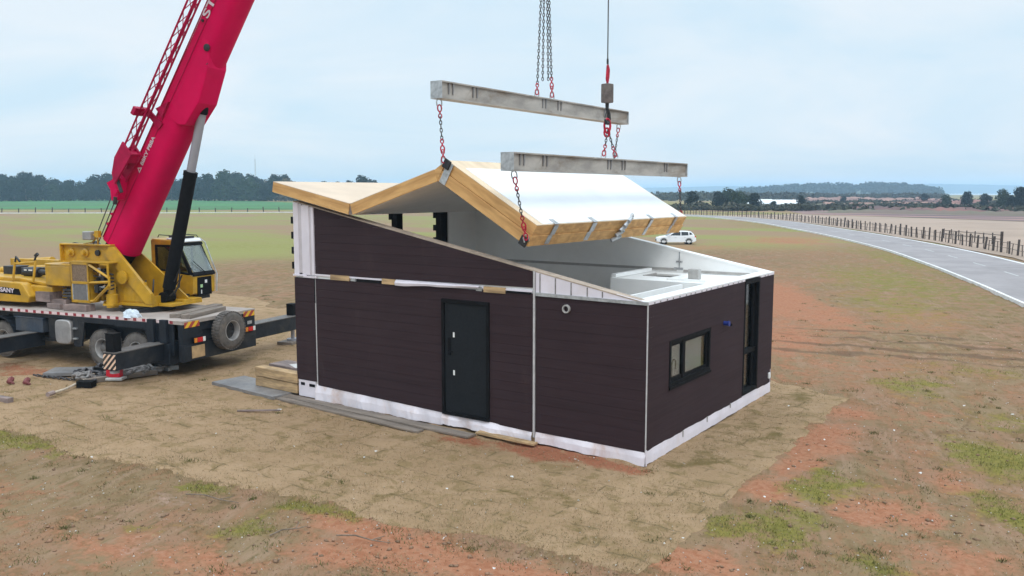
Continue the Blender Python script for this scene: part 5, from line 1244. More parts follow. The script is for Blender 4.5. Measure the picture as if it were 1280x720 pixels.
bp('boom_foot', MB().prism([(-.25, -.3), (.8, -.5), (.8, .3), (-.1, .25)], -.30, .30, 'y'), 'black', boom)
bp('seam_bead', MB().box(.6, 10.6, -.452, -.438, .10, .125).box(.6, 10.6, -.43, -.40, .365, .385), 'red_dark', boom)
for i, (hw, tp, bt, xa, xb) in enumerate(((.38, .33, -.43, 10.6, 15), (.34, .29, -.39, 15, 19.2), (.30, .25, -.35, 19.2, 23.2), (.27, .21, -.32, 23.2, 26.6))):
    bp('boom_section', MB().prism(boom_sec(hw, tp, bt), xa+.003, xb, 'x'), 'red_boom', smooth=True)
    bp('boom_collar', MB().prism(boom_sec(hw+.07, tp+.07, bt-.07), xa-.3, xa+.01, 'x'), 'red_boom', smooth=True)
bp('boom_head', MB().box(26.5, 27.4, -.3, .3, -.7, .3).lathe([(.3, -.2), (.25, -.1), (.25, .1), (.3, .2)], Matrix.Translation((27.3, 0, -.4)) @ pinm, 24), 'red_dark')
# bracket that carries the lift cylinder
br = MB().prism([(5.0, -.45), (5.12, -.66), (5.9, -.76), (6.9, -.56), (7.5, -.25), (7.5, .0), (5.0, .0)], -.445, .32, 'y')
bp('cylinder_bracket', br, 'red_boom', boom, bevel=.03)
bp('side_roller', MB().lathe([(.10, .44), (.10, .475), (.06, .49), (.0, .49)], Matrix.Translation((7.35, 0, -.27)) @ pinm, 18), 'blackmetal', boom)
bp('side_stud', MB().lathe([(.04, .44), (.04, .47), (.0, .47)], Matrix.Translation((7.9, 0, .22)) @ pinm, 12).tube([(7.0, -.44, -.5), (7.0, -.62, -.62)], .01, 5), 'blackmetal', boom)
bp('support_arm', MB().prism([(4.55, .05), (4.75, .02), (4.85, .72), (4.70, .76)], -.50, -.445, 'y').box(4.62, 4.85, -1.0, -.45, .60, .72).prism([(4.9, .1), (5.4, .12), (5.0, .42)], -.52, -.445, 'y'), 'red_dark', boom)
# lettering on the near face
TM = lambda x, z: Matrix.Translation((x, -.4525, z)) @ Matrix.Rotation(R(90), 4, 'X')
text_part('lettering', 'STC', .33, MT['text_white'], boom, TM(8.5, .19) , .003, .95, .006)
text_part('lettering', '\u25b3 BBKY PBBA', .16, MT['text_white'], boom, TM(3.65, .13), .003, 1.2, .004)
for x in (1.0, 1.35): bp('lug', MB().prism([(x, .37), (x+.14, .37), (x+.02, .52)], -.42, -.36, 'y'), 'red_boom', boom)
# stowed lattice jib along the near upper edge
jb = MB(); XA, XB = 3.0, 11.4
ch4 = [(-.52, .62), (-.82, .62), (-.62, .42), (-.80, .42)]
for y, z in ch4: jb.tube([(XA, y, z), (XB, y, z)], .028, 6)
k = 0; x = XA+.3
while x < XB-.3:
    for (ya, za_), (yb_, zb_) in ((ch4[0], ch4[1]), (ch4[1], ch4[3]), (ch4[3], ch4[2]), (ch4[2], ch4[0])):
        jb.tube([(x, ya, za_), (x+.42, yb_, zb_)] if k % 2 else [(x, yb_, zb_), (x+.42, ya, za_)], .013, 5)
    x += .42; k += 1
jib = bp('lattice_jib', jb, 'red_dark')
bp('jib_foot', MB().prism([(2.55, .28), (3.6, .16), (3.75, .62), (3.2, .66), (2.75, .52)], -.96, -.90, 'y').prism([(2.55, .28), (3.6, .16), (3.75, .62), (3.2, .66), (2.75, .52)], -.60, -.54, 'y').box(3.3, 3.6, -.9, -.6, .2, .55), 'red_dark', jib)
bp('jib_hinge', MB().prism([(2.1, .12), (2.7, .3), (2.75, .62), (2.5, .58), (2.3, .72), (2.2, .5), (1.95, .3)], -.78, -.50, 'y').tube([(2.3, -.84, .25), (2.3, -.45, .25)], .07, 10).tube([(2.55, -.84, .42), (2.55, -.45, .42)], .06, 10), 'red_boom', jib, bevel=.012)
bp('hinge_pin', MB().tube([(1.95, -.8, .12), (2.15, -.8, .2)], .06, 8).tube([(2.4, -.82, .05), (2.65, -.82, .4)], .05, 8), 'blackmetal', jib)
# hoist ropes from the winch up the boom back
def sup2boom(v): return MBm.inverted() @ Vector(v)
bp('hoist_rope', MB().tube([sup2boom((-1.55, -.5, 3.58)), Vector((2.0, -.62, .50))], .016, 6).tube([sup2boom((-1.35, -.5, 3.6)), Vector((2.05, -.5, .44))], .016, 6).tube([sup2boom((-1.7, 0, 3.4)), Vector((2.0, .0, .45)), Vector((27.0, 0, .42))], .012, 6), 'rope')
# lift cylinder
cb0, cb1 = Vector((.76, 0, 2.02)), Vector((2.40, 0, 7.58)); dcy = (cb1-cb0).normalized()
sp2('lift_cylinder', MB().tube([cb0, cb0+dcy*.25, cb0+dcy*.28, cb0+dcy*3.72], [.13, .15, .185, .185], 24).tube([cb0+dcy*3.72, cb0+dcy*3.85], [.2, .2], 24).lathe([(.16, -.2), (.16, .2)], Matrix.Translation(cb0) @ pinm, 16), 'black', smooth=True)
sp2('cylinder_rod', MB().tube([cb0+dcy*3.85, cb0+dcy*5.62], .125, 24), 'chrome', smooth=True)
sp2('rod_eye', MB().tube([cb0+dcy*5.55, cb0+dcy*5.8], .16, 16).lathe([(.15, -.14), (.15, .14)], Matrix.Translation(cb1) @ pinm, 16), 'black', smooth=True)
sp2('cylinder_hose', MB().tube([cb0+dcy*.5+Vector((.2,-.05,0)), cb0+dcy*.9+Vector((.36,-.1,0)), cb0+dcy*.45+Vector((.44,-.1,-.1)), cb0+Vector((.2,-.1,.05))], .022, 8).tube([cb0+dcy*.35+Vector((.18,.05,0)), cb0+dcy*.7+Vector((.40,.0,0)), cb0+Vector((.3,0,.1))], .02, 8), 'blackmetal', smooth=True)
# operator's cab on the far side
Y0, Y1 = .96, 1.92
cab = sp2('cab', MB().prism([(-.76, 1.95), (.62, 1.90), (.86, 2.0), (.88, 2.52), (.70, 2.60), (.70, 2.57), (-.60, 2.72), (-.76, 2.76)], Y0, Y1, 'y'), 'yellow', bevel=.02)
sp2('cab_shell', MB().box(-.76, -.58, Y0, Y1, 2.70, 3.66).prism([(-.76, 3.47), (.33, 3.48), (.37, 3.62), (-.70, 3.69), (-.76, 3.6)], Y0, Y1, 'y'), 'yellow', cab, bevel=.03)
sp2('cab_roof', MB().prism([(-.15, 3.66), (.36, 3.62), (.42, 3.56), (.46, 3.60), (.36, 3.68), (-.15, 3.71)], Y0+.03, Y1-.03, 'y'), 'white', cab, bevel=.02)
sp2('roof_rail', MB().tube([(-.55, Y0+.1, 3.72), (-.5, Y0+.1, 3.80), (.3, Y0+.1, 3.77), (.36, Y0+.1, 3.70)], .015, 6).tube([(-.55, Y1-.1, 3.72), (-.5, Y1-.1, 3.80), (.3, Y1-.1, 3.77), (.36, Y1-.1, 3.70)], .015, 6).tube([(.0, Y0+.1, 3.79), (.0, Y1-.1, 3.79)], .015, 6).box(-.3, -.1, Y0+.3, Y1-.3, 3.70, 3.78).box(.1, .3, Y0+.15, Y1-.2, 3.69, 3.75), 'blackmetal', cab)
pl_ = MB()
for y in (Y0, Y1-.06):
    pl_.prism([(.30, 3.5), (.40, 3.5), (.86, 2.58), (.72, 2.60)], y, y+.06, 'y').prism([(-.60, 2.70), (-.52, 2.70), (-.52, 3.48), (-.60, 3.48)], y, y+.06, 'y').prism([(-.58, 2.69), (.74, 2.57), (.74, 2.63), (-.58, 2.76)], y, y+.06, 'y').prism([(-.58, 3.42), (.36, 3.43), (.36, 3.5), (-.58, 3.5)], y, y+.06, 'y').prism([(.0, 2.66), (.06, 2.66), (.06, 3.48), (.0, 3.48)], y+.002, y+.058, 'y')
sp2('window_frame', pl_, 'black', cab, bevel=.008)
sp2('side_glass', MB().prism([(-.52, 2.74), (.72, 2.63), (.36, 3.43), (-.52, 3.43)], Y0+.02, Y0+.03, 'y'), 'tintglass', cab)
sp2('side_glass', MB().prism([(-.52, 2.74), (.72, 2.63), (.36, 3.43), (-.52, 3.43)], Y1-.03, Y1-.02, 'y'), 'glass', cab)
sp2('windshield', MB().prism([(.405, 3.50), (.415, 3.51), (.885, 2.60), (.872, 2.60)], Y0+.06, Y1-.06, 'y'), 'glass', cab)
sp2('windshield_frame', MB().prism([(.36, 3.56), (.43, 3.56), (.45, 3.48), (.39, 3.48)], Y0, Y1, 'y').prism([(.83, 2.64), (.86, 2.67), (.92, 2.57), (.88, 2.54)], Y0, Y1, 'y'), 'black', cab)
sp2('wiper', MB().tube([(.90, Y0+.55, 2.62), (.73, Y0+.2, 3.0)], .012, 5).tube([(.93, Y0-.03, 2.50), (.47, Y1+.05, 3.62)], .0001, 3), 'black', cab)
sp2('front_panel', MB().box(.862, .888, Y0+.18, Y1-.16, 1.93, 2.50), 'black', cab, bevel=.006)
sp2('sticker', MB().box(.889, .892, Y0+.30, Y0+.40, 2.17, 2.27), mat('green_sticker', (.45, .7, .35), .5), cab); sp2('sticker', MB().box(.889, .892, Y0+.50, Y0+.60, 2.30, 2.40), 'lampwhite', cab); sp2('sticker', MB().box(.889, .892, Y0+.32, Y0+.36, 1.98, 2.10), 'lampwhite', cab)
sp2('front_handrail', MB().tube([(.92, Y1+.02, 2.0), (.94, Y1+.04, 2.55), (.50, Y1+.04, 3.55), (.30, Y1+.02, 3.68)], .018, 6), 'galv', cab, smooth=True)
sp2('seat', MB().box(-.45, .05, Y0+.25, Y1-.25, 2.55, 2.72).prism([(-.5, 2.7), (-.36, 2.7), (-.42, 3.1), (-.52, 3.1)], Y0+.30, Y1-.30, 'y').box(.1, .2, Y0+.1, Y0+.3, 2.55, 2.95), 'black', cab, bevel=.02)
sp2('cab_base', MB().box(-.7, .75, Y0-.25, Y1-.1, 1.80, 1.90).tube([(.45, Y0-.05, 1.98), (.75, Y0-.05, 1.98), (.75, Y0-.05, 1.88)], .03, 6), 'blackmetal')

# ------------------------------------------------------------------ loose things on the crane deck
CRM = Matrix.Translation((-13.82, -.26, 0)) @ Matrix.Rotation(R(190.75), 4, 'Z')
def dloc(t, y, z): return CRM @ Vector((t, y, z))
def plank(name, loc, size, rz, m, label, cat='plank', group=None, ry=0.0):
    x, y, z = (q/2 for q in size); g = random.Random(label)
    poly = [(-x, -z), (x, -z), (x, z*(1-.1*g.random())), (-x*.99, z)]
    o = MB().prism(poly, -y, y, 'y').build(name, MT[m], bevel=.008); o.location = loc; o.rotation_euler = (0, ry, rz)
    return tag(o, label, cat, group)
tr = R(190.75)
plank('timber_plank', dloc(.50, -1.35, 1.66), (1.9, .30, .12), tr+R(90+12), 'oldwood', 'front weathered board lying across the rear of the crane deck by the spare wheel', 'plank')
plank('timber_plank', dloc(.95, -1.55, 1.66), (2.3, .32, .12), tr+R(90+12), 'oldwood', 'second weathered board lying behind the front one on the crane deck', 'plank')
plank('timber_block', dloc(4.45, -.42, 1.70), (.85, .36, .19), tr+R(6), 'crate_top', 'brown timber block on the crane deck below the grey cooler grille', 'block')
plank('timber_block', dloc(5.45, -.5, 1.69), (.7, .3, .16), tr-R(10), 'crate_top', 'brown timber block on the crane deck beside the yellow counterweight', 'block')
V = []; bm = bmesh.new(); bmesh.ops.create_icosphere(bm, subdivisions=3, radius=.26)
for v in bm.verts:
    f_ = .75+.5*vnoise(np.array([v.co.x*9+3]), np.array([v.co.y*9+v.co.z*7]), 4)[0]; v.co = Vector((v.co.x*1.35*f_, v.co.y*.8*f_, max(-.02, v.co.z*.75*f_)))
me = bpy.data.meshes.new('rag'); bm.to_mesh(me); bm.free(); o = bpy.data.objects.new('rag_bundle', me); COL.objects.link(o); me.materials.append(mat('pale_blue_cloth', (.66, .73, .8), .8, 0, .12, 9, .3))
o.location = dloc(2.05, -.16, 1.61); tag(o, 'bundled pale blue-white cloth lying on the edge of the crane deck', 'cloth')

# ------------------------------------------------------------------ white car
car = empty('parked_car', (-28.3, 65.6, 0), math.atan2(.50, .86)+math.pi, 'white hatchback parked on the bare field beyond the house', 'car')
car.scale = (.95, .95, .86)
# x forward; lengths in metres
Lc, Wc = 4.1, 1.72
low = [(-2.05,.36),(-2.02,.62),(-1.98,.84),(-1.86,.98),(.95,.96),(1.6,.86),(1.95,.72),(2.05,.5),(2.03,.3),(1.72,.22),(-1.75,.22)]
gh = [(-1.90,.95),(-1.78,1.18),(-1.55,1.42),(-1.2,1.49),(-.3,1.51),(.15,1.44),(1.02,.95)]
def body_loft(poly, hw, inset, name, m, parent=None, tuck=.0):
    mb = MB(); n = len(poly); cx_ = sum(p[0] for p in poly)/n; zb = min(p[1] for p in poly); zt = max(p[1] for p in poly); rows = []
    for s_, k in ((-1, 1.0), (-.93, 0), (.93, 0), (1, 1.0)):
        row = []
        for x, z in poly:
            hh = (z-zb)/(zt-zb); y = s_*(hw - inset*hh) if abs(s_) == 1 else s_*(hw-inset*hh)+(.0 if abs(s_) == 1 else 0)
            sx_ = 1-.03*k; row.append((cx_+(x-cx_)*sx_, y, z-(.03*k*(hh-.4))))
        rows.append(row)
    vs = [p for r_ in rows for p in r_]; fs = [tuple(range(n)), tuple(range(3*n, 4*n))[::-1]]
    for i in range(3):
        for k in range(n): fs.append((i*n+k, i*n+(k+1) % n, (i+1)*n+(k+1) % n, (i+1)*n+k))
    return mb.add(vs, fs).build(name, m, parent, bevel=.03, smooth=True)
cbody = body_loft(low, Wc/2, .06, 'body', MT['carwhite'], car); 
body_loft(gh, Wc/2-.07, .15, 'cabin', MT['carwhite'], car)
def sidewin(poly, sgn):
    mb = MB(); vs = []
    for x, z in poly:
        hh = (z-.95)/.56; vs.append((x, sgn*(Wc/2-.07-.15*hh+.004), z)); 
    for x, z in poly:
        hh = (z-.95)/.56; vs.append((x, sgn*(Wc/2-.07-.15*hh-.03), z))
    n = len(poly); mb.add(vs, [tuple(range(n)), tuple(range(n, 2*n))[::-1]] + [(i, n+i, n+(i+1) % n, (i+1) % n) for i in range(n)]); return mb
for sgn in (-1, 1):
    sidewin([(-.42, 1.0), (-.42, 1.42), (.10, 1.40), (.72, 1.0)], sgn).build('side_window', MT['carglass'], car)
    sidewin([(-1.25, 1.02), (-1.20, 1.40), (-.5, 1.43), (-.5, 1.0)], sgn).build('side_window', MT['carglass'], car)
    sidewin([(-1.66, 1.12), (-1.50, 1.34), (-1.32, 1.37), (-1.34, 1.06)], sgn).build('side_window', MT['carglass'], car)
    MB().box(1.66, 1.98, sgn*.55, sgn*.80, .62, .76).build('headlight', MT['lampwhite'], car, bevel=.03)
    MB().box(-2.02, -1.86, sgn*.55, sgn*.82, .80, .96).build('tail_light', MT['lampred'], car, bevel=.02)
    MB().box(.62, .78, sgn*.86, sgn*1.0, .98, 1.10).build('wing_mirror', MT['carwhite'], car, bevel=.03)
    MB().box(-.95, -.78, sgn*.852, sgn*.872, .80, .83).box(.0, .17, sgn*.852, sgn*.872, .80, .83).build('door_handle', MT['galv'], car)
    for x in (-1.28, 1.30):
        Mw = Matrix.Translation((x, sgn*.74, .33)) @ Matrix.Rotation(R(-90*sgn), 4, 'X')
        MB().lathe([(.39, -.12), (.39, .112), (.36, .114), (.36, -.12)], Mw, 28).build('wheel_arch', MT['black'], car)
        wv_ = MB().lathe([(.2, -.1), (.3, -.11), (.335, -.07), (.335, .07), (.3, .115), (.21, .12), (.2, -.1)], Mw, 28).build('wheel', MT['black'], car, smooth=True)
        rv = MB().lathe([(.21, .11), (.19, .09), (.05, .10), (.0, .105)], Mw, 20).build('rim', MT['galv'], wv_, smooth=True)
MB().add([(.10, -.62, 1.452), (.10, .62, 1.452), (1.02, .74, .972), (1.02, -.74, .972), (.08, -.62, 1.43), (.08, .62, 1.43), (.98, .74, .955), (.98, -.74, .955)], [(0,1,2,3),(7,6,5,4),(0,4,5,1),(1,5,6,2),(2,6,7,3),(3,7,4,0)]).build('windshield', MT['carglass'], car)
MB().add([(-1.60, -.6, 1.42), (-1.60, .6, 1.42), (-1.85, .7, 1.08), (-1.85, -.7, 1.08), (-1.55, -.6, 1.40), (-1.55, .6, 1.40), (-1.8, .7, 1.06), (-1.8, -.7, 1.06)], [(3,2,1,0),(4,5,6,7),(0,1,5,4),(1,2,6,5),(2,3,7,6),(3,0,4,7)]).build('rear_window', MT['carglass'], car)
MB().box(1.98, 2.06, -.45, .45, .36, .56).build('grille', MT['black'], car)

# ------------------------------------------------------------------ things around the house
ped = MB()
g = random.Random(31)
plank('base_plate', (-11.15, .05, .06), (2.7, 1.0, .09), R(-4.5), 'plate', 'grey steel plate on the ground beneath the timber crib at the house corner', 'plate')
plank('long_board', (-7.95, -.22, .045), (8.3, .28, .05), R(-2.2), 'oldwood', 'long weathered board running along the foot of the house front', 'plank')
plank('long_board', (-8.4, -.46, .03), (6.9, .20, .05), R(-3.4), 'oldwood', 'outer lower weathered board in front of the long one at the house foot', 'plank')
plank('timber_beam', (-10.38, .16, .235), (1.62, .30, .25), R(-1), 'cribwood', 'lower timber of the crib under the house corner', 'timber', 'crib timbers at the house corner')
plank('timber_beam', (-10.36, .135, .492), (1.66, .30, .235), R(-1.5), 'cribwood', 'upper front timber of the crib under the house corner', 'timber', 'crib timbers at the house corner')
plank('timber_beam', (-10.42, .80, .36), (1.62, .62, .49), R(-1), 'crate_top', 'wide dark topped timber behind the front crib timbers', 'timber', 'crib timbers at the house corner')
plank('paper_sheet', (-10.35, .72, .609), (.55, .28, .006), R(-25), 'litterwhite', 'white sheet lying on top of the timber crib', 'sheet')
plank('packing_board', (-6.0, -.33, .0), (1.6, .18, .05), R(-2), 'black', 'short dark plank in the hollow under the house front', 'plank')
plank('packing_board', (-3.1, -.14, .07), (1.5, .16, .05), R(-1.5), 'cribwood', 'reddish plank under the skirt below the door', 'plank')
# pad under the far outrigger
plank('outrigger_pad', CRM @ Vector((.85, -5.72, .05)), (.62, .75, .12), tr, 'oldwood', 'dark wooden pad under the outrigger jack beside the house', 'pad')
# rigging pile in front of the crane
def gp(x, y, z=0.03): return Vector((x, y, z))
plank('steel_plate', gp(-16.5, -1.25, .08), (2.6, .8, .10), R(40), 'plate', 'flat grey steel plate lying behind the rigging pile', 'plate')
plank('timber_board', gp(-15.25, -1.30, .10), (1.9, .40, .13), R(74), 'oldwood', 'pale thick board under the rigging pile', 'board')
plank('equipment_case', gp(-14.95, -2.42, .12), (.42, .24, .17), R(30), 'black', 'small black case on the sod in front of the rigging pile', 'case')
c_ = MB().tube([gp(-14.72, -3.45, .10)-gp(-14.9,-2.9,0), gp(-14.95, -3.0, .08)-gp(-14.9,-2.9,0), gp(-15.45, -2.1, .14)-gp(-14.9,-2.9,0), gp(-15.7, -1.75, .2)-gp(-14.9,-2.9,0)], .035, 8).build('pole', mat('pale_pole', (.55,.46,.36), .7, 0, .2, 5, .1), smooth=True); c_.location = gp(-14.9, -2.9, 0); tag(c_, 'pale pole with a dark tip lying on the sod beside the rigging pile', 'pole')
MB().tube([gp(-14.66, -3.58, .10)-gp(-14.9,-2.9,0), gp(-14.75, -3.38, .10)-gp(-14.9,-2.9,0)], .06, 8).build('tip', MT['crate_top'], c_)
for k, (x, y, rr, lb) in enumerate(((-15.95, -1.75, .50, 'tangled grey webbing sling at the left of the rigging pile'), (-15.55, -1.25, .48, 'tangled grey webbing sling in the middle of the rigging pile'), (-15.3, -.25, .36, 'tangled grey webbing sling at the right end of the rigging pile, past the red can'), (-16.2, -1.2, .34, 'tangled grey webbing sling on the steel plate behind the pile'), (-15.75, -2.05, .30, 'small dark sling loop at the front left of the rigging pile'), (-15.4, -.75, .40, 'dark sling loop beside the red can on the rigging pile'))):
    g = random.Random(k+50); pts = []
    for i in range(46):
        a = i*.62+g.uniform(-.3, .3); r1 = rr*(.45+.6*g.random()); pts.append((r1*math.cos(a)*1.3, r1*math.sin(a)*.8, .06+.30*g.random()*(1-r1/rr*.6)))
    P = smooth_line3(pts)
    o = MB().tube(P, .04, 5).build('webbing_sling', MT['strap' if k % 3 else 'chain'], smooth=True); o.location = (x, y, .05 if k != 0 else .0); tag(o, lb, 'sling', 'slings in the rigging pile')
can = empty('fuel_can', (-15.12, -1.52, .13), R(35), 'bright red jerry can with a white base lying in the rigging pile', 'can')
MB().prism([(-.2, .0), (.2, .0), (.17, .25), (.0, .36), (-.18, .30)], -.12, .12, 'y').build('body', MT['redcan'], can, bevel=.03); MB().tube([(-.12, 0, .33), (-.02, 0, .42), (.1, 0, .36)], .022, 8).build('handle', MT['redcan'], can)
MB().box(-.26, .26, -.17, .17, -.08, .0).build('base', MT['litterwhite'], can, bevel=.02)
plank('steel_bracket', gp(-15.15, .25, .08), (.35, .14, .12), R(60), 'litterwhite', 'pale block beyond the right end of the rigging pile', 'block')
plank('steel_bracket', gp(-15.6, -1.6, .3), (.5, .10, .08), R(20), 'black', 'black bar lying on top of the rigging pile', 'bar')
plank('tag_board', gp(-15.72, -2.05, .17), (.38, .16, .02), R(-20), 'litterwhite', 'small white board leaning on the left of the rigging pile', 'board', ry=R(-25))
plank('steel_bracket', gp(-15.05, -.1, .12), (.5, .12, .1), R(10), 'galv', 'bright metal bracket at the right end of the rigging pile', 'bracket')
plank('steel_bracket', gp(-15.35, -1.95, .1), (.45, .12, .1), R(-35), 'chain', 'dark metal bracket in front of the rigging pile', 'bracket')
ch_ = link_chain((0,0,.04), (1.5,.35,.03), .1, .016, .035).build('loose_chain', MT['chain']); ch_.location = (-17.6, -2.45, 0); tag(ch_, 'rusty loose chain lying on the bare soil left of the rigging pile', 'chain')
plank('dark_log', (-15.6, -4.42, .06), (1.3, .16, .14), R(8), 'crate_top', 'dark old plank end lying on the sod at the left edge', 'plank')
for x, y, lb in ((-17.05, -3.35, 'crumpled dark red wrapper at the far left edge of the sod'), (-16.6, -3.15, 'crumpled dark red wrapper nearer the rigging pile')):
    o = MB().tube([(-.15,0,.03),(-.03,.06,.12),(.06,-.04,.08),(.17,.03,.03)], [.03,.08,.07,.02], 6).build('wrapper', mat('dark_red_scrap', (.2,.05,.05), .7)); o.location = (x, y, .02); tag(o, lb, 'scrap', 'dark red scraps')
plank('lath', (-9.2, -1.5, .05), (1.0, .05, .04), R(38), 'crate_top', 'thin dark lath lying on the sod left of the house front', 'lath')
# sticks on the soil
def stick(loc, L_, rz, label):
    o = MB().tube([(-L_/2,0,.03),(-L_/6,.03,.06),(L_/5,-.03,.05),(L_/2,.02,.03)], [.012,.011,.009,.005], 6).tube([(L_/6,-.02,.05),(L_/3,.12,.08)], [.01,.005], 5).build('twig', MT['twig'], smooth=True); o.location = (*loc, 0); o.rotation_euler = (0,0,rz); tag(o, label, 'twig')
stick((-3.05, -5.95), .6, R(70), 'short forked dry twig on the red soil in front of the turf edge')
stick((-1.9, -5.55), .9, R(15), 'long thin dry twig on red soil near the sod edge')
stick((-5.2, -5.75), 1.1, R(12), 'straight pale twig beside the green moss at the lower left')
# litter scraps
SCR = [(5.37,8.03,.16,'largest white scrap, on the grass near the right edge'),(2.36,3.5,.10,None),(.61,.4,.12,'grey-blue scrap close to the house corner'),(-4.72,-2.29,.11,None),(-4.63,-2.72,.09,None),(-8.83,-1.19,.14,'white scrap on the sod just in front of the long board'),(-1.63,-2.06,.09,None),(2.32,1.18,.09,None),(2.43,-.5,.11,None),(2.57,4.59,.09,None),(4.35,8.32,.1,None),(4.36,2.32,.09,None),(-8.95,-5.69,.06,None),(-8.37,-3.3,.07,None),(-10.13,-2.95,.08,None),(.9,5.9,.1,None),(2.3,2.6,.07,None),(3.4,5.1,.08,None),(-2.2,-3.2,.06,None),(-6.3,-3.0,.06,None),(2.0,-2.9,.07,None),(-.9,-4.9,.06,None),(-3.3,-5.6,.05,None),(-4.0,-6.5,.05,None),(.3,-5.3,.06,None),(4.7,-.9,.06,None),(3.8,.1,.06,None),(-1.2,-.55,.07,None)]
for i, (x, y, s, lb) in enumerate(SCR):
    g = random.Random(i+5); n = 7
    vs = [(s*.45*(.6+.5*g.random())*math.cos(2*math.pi*k/n), s*.45*(.35+.4*g.random())*math.sin(2*math.pi*k/n), .03*g.random()) for k in range(n)]+[(0,0,0.015+.15*s*g.random())]
    o = MB().add(vs, [(k, (k+1) % n, n) for k in range(n)] + [tuple(range(n))[::-1]]).build('litter_scrap', MT['litterwhite'] if not (lb and 'grey' in lb) else MT['plate']); o.location = (x, y, .045); o.rotation_euler = (0, 0, g.uniform(0, 6))
    tag(o, lb or 'small crumpled white scrap lying on the ground around the house', 'litter', 'white scraps scattered on the ground')
# grit
def ground_z(x, y): return (fbm(x*.9, y*.9, 4, 3)-.5)*.10 + (fbm(x*3.1, y*3.1, 3, 9)-.5)*.05 - .02
def in_view(x, y):
    dx_, dy_ = x-CX, y-CY; a = R(-34.475); f_ = -dx_*math.sin(-a)*0 + dx_*math.sin(a)+dy_*math.cos(a); r_ = dx_*math.cos(a)-dy_*math.sin(a)
    return (f_ > 8) & (np.abs(r_) < f_*.64+.6)
n = 5200; rr = 9+26*nrng.random(n)**1.6; aa = R(90)+R(34.475)+nrng.uniform(-.58, .58, n); xs = CX+rr*np.cos(aa); ys = CY+rr*np.sin(aa)
ok = ~((xs > -9.8) & (xs < .1) & (ys > -.1) & (ys < 7.5)) & ((ys < sod_front(xs)) | (xs > 2.1) | (nrng.random(n) < .25)); xs, ys = xs[ok], ys[ok]; n = len(xs)
s = .007+.016*nrng.random(n)**4; on_sod = (ys > sod_front(xs)) & (xs < 2.0) & (ys < 8.5); zs = ground_z(xs, ys)+np.where(on_sod, .05, .0)
octa = np.array([(1,0,0),(0,1,0),(-1,0,0),(0,-1,0),(0,0,.8),(0,0,-.6)])
V = (octa[None]*s[:, None, None]*nrng.uniform(.6, 1.3, (n, 6, 1)) + np.stack([xs, ys, zs+.004], 1)[:, None]).reshape(-1, 3)
Fo = np.array([(0,1,4),(1,2,4),(2,3,4),(3,0,4),(1,0,5),(2,1,5),(3,2,5),(0,3,5)]); F = (Fo[None]+6*np.arange(n)[:, None, None]).reshape(-1, 3)
tag(np_mesh('grit', V, F, MT['gravel']), kind='stuff')
n = 5200; rr = 9+22*nrng.random(n)**1.5; aa = R(90)+R(34.475)+nrng.uniform(-.58, .58, n); xs = CX+rr*np.cos(aa); ys = CY+rr*np.sin(aa)
ok = ~((xs > -9.8) & (xs < .1) & (ys > -.1) & (ys < 7.5)) & ((ys < sod_front(xs)) | (xs > 2.1)) & (fbm(xs*.9+3, ys*.9, 3, 15) > .48); xs, ys = xs[ok], ys[ok]; n = len(xs)
s = .012+.034*nrng.random(n)**3
V = (octa[None]*s[:, None, None]*nrng.uniform(.5, 1.4, (n, 6, 1))*np.array([1.2, 1.2, .8]) + np.stack([xs, ys, ground_z(xs, ys)+.006], 1)[:, None]).reshape(-1, 3); F = (Fo[None]+6*np.arange(n)[:, None, None]).reshape(-1, 3)
tag(np_mesh('soil_clods', V, F, mat('clod_soil', (.27, .15, .09), .95, 0, .3, 5, .2, col2=(.15, .10, .06))), kind='stuff')
# dry grass stubble and green tufts
def blades(name, xs, ys, zs, h, wd, m, lean=.9):
    n = len(xs); a = nrng.uniform(0, 2*np.pi, n); hh = h*nrng.uniform(.4, 1.3, n); la = nrng.uniform(0, 2*np.pi, n); le = nrng.uniform(.2, lean, n)*hh
    b0 = np.stack([xs-np.cos(a)*wd, ys-np.sin(a)*wd, zs], 1); b1 = np.stack([xs+np.cos(a)*wd, ys+np.sin(a)*wd, zs], 1); tp = np.stack([xs+np.cos(la)*le, ys+np.sin(la)*le, zs+hh], 1)
    V = np.stack([b0, b1, tp], 1).reshape(-1, 3); o = np_mesh(name, V, np.arange(3*n).reshape(-1, 3), m); tag(o, kind='stuff'); return o
def scatter(n, r0=9.5, r1=40, pw=1.7):
    rr = r0+(r1-r0)*nrng.random(n)**pw; aa = R(90)+R(34.475)+nrng.uniform(-.6, .6, n); return CX+rr*np.cos(aa), CY+rr*np.sin(aa)
def keep(xs, ys): return ~((xs > -9.8) & (xs < .12) & (ys > -.2) & (ys < 7.5))
MT['drygrass'] = foliage('dry_grass_blades', (.22, .155, .08), (.32, .235, .13), 3)
MT['greengrass'] = foliage('green_grass_blades', (.13, .135, .032), (.22, .205, .06), 3)
MT['thatch'] = foliage('dark_thatch', (.15, .115, .06), (.22, .165, .09), 3)
xs, ys = scatter(150000); dens = fbm(xs*1.1, ys*1.1, 4, 61); son = (ys > sod_front(xs)) & (xs < 2.0) & (ys < 8.6)
rm = blob(RED, xs, ys); ok = keep(xs, ys) & (dens+nrng.uniform(-.16, .16, len(xs)) > np.where(son, .40, .50+.25*rm)); xs, ys, son = xs[ok], ys[ok], son[ok]
blades('dry_grass', xs, ys, ground_z(xs, ys)+np.where(son, .045, 0), .035, .006, MT['drygrass'], 1.4)
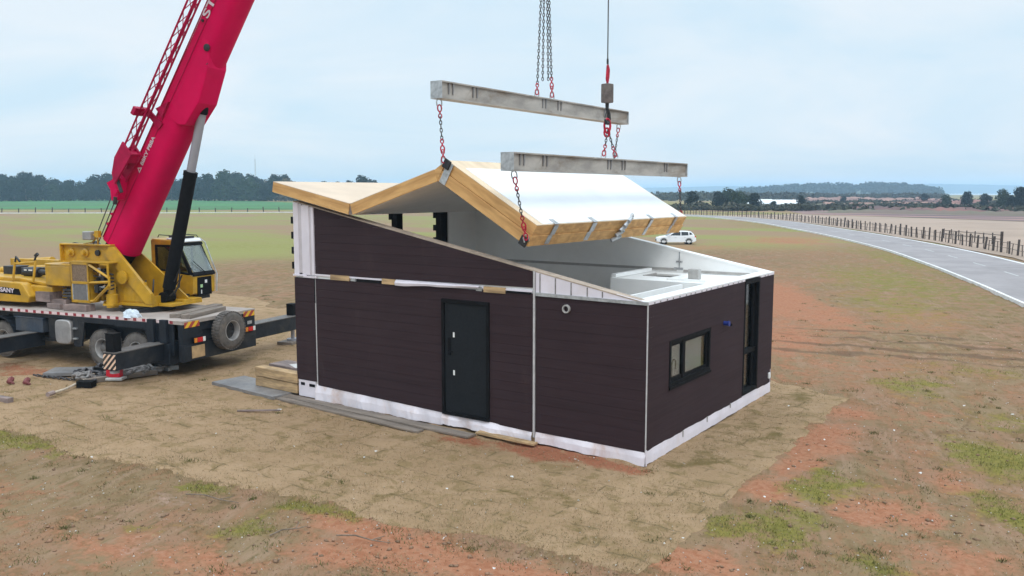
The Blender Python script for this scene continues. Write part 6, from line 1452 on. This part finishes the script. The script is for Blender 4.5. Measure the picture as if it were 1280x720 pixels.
xs, ys = scatter(34000); dens = fbm(xs*1.6+9, ys*1.6, 4, 67); son = (ys > sod_front(xs)) & (xs < 2.0) & (ys < 8.6)
ok = keep(xs, ys) & (dens+nrng.uniform(-.1, .1, len(xs)) > .54); xs, ys, son = xs[ok], ys[ok], son[ok]
blades('dead_thatch', xs, ys, ground_z(xs, ys)+np.where(son, .045, 0), .03, .008, MT['thatch'], 1.6)
xs, ys = scatter(260000, 9.5, 34, 1.5); gm = blob(GREEN, xs, ys)+.5*(fbm(xs*2.2, ys*2.2, 3, 91)-.5); ok = keep(xs, ys) & (gm > .52+nrng.uniform(-.1, .45, len(xs))); xs, ys = xs[ok], ys[ok]
blades('green_grass', xs, ys, ground_z(xs, ys)+np.where((ys > sod_front(xs)) & (xs < 2.0), .04, 0), .05, .006, MT['greengrass'], 1.1)
n = 520; cx_, cy_ = scatter(n, 9.5, 46, 1.3); k_ = keep(cx_, cy_) & (~((cy_ > sod_front(cx_)) & (cx_ < 2.0) & (cy_ < 8.6)) | (nrng.random(n) < .22)); cx_, cy_ = cx_[k_], cy_[k_]
rep_ = nrng.integers(8, 46, len(cx_)); spread = np.repeat(nrng.uniform(.03, .13, len(cx_)), rep_); xs = np.repeat(cx_, rep_)+nrng.normal(0, 1, rep_.sum())*spread; ys = np.repeat(cy_, rep_)+nrng.normal(0, 1, rep_.sum())*spread
MT['weed'] = foliage('weed_blades', (.085, .085, .03), (.15, .135, .05), 3)
blades('weed_tufts', xs, ys, ground_z(xs, ys)+np.where((ys > sod_front(xs)) & (xs < 2.0) & (ys < 8.6), .03, 0), .055, .008, MT['weed'], 1.3)
# ragged tufts along the sod edges
xs = nrng.uniform(-13, 2.0, 5000); ys = sod_front(xs)+nrng.normal(0, .22, 5000)
blades('edge_grass', xs, ys, ground_z(xs, ys)+.01, .04, .006, MT['drygrass'], 1.0)
for o_ in list(bpy.data.objects):      # unused prototypes never placed
    if o_.parent is None and o_.location.z < -400:
        for c_ in list(o_.children): bpy.data.objects.remove(c_)
        bpy.data.objects.remove(o_)
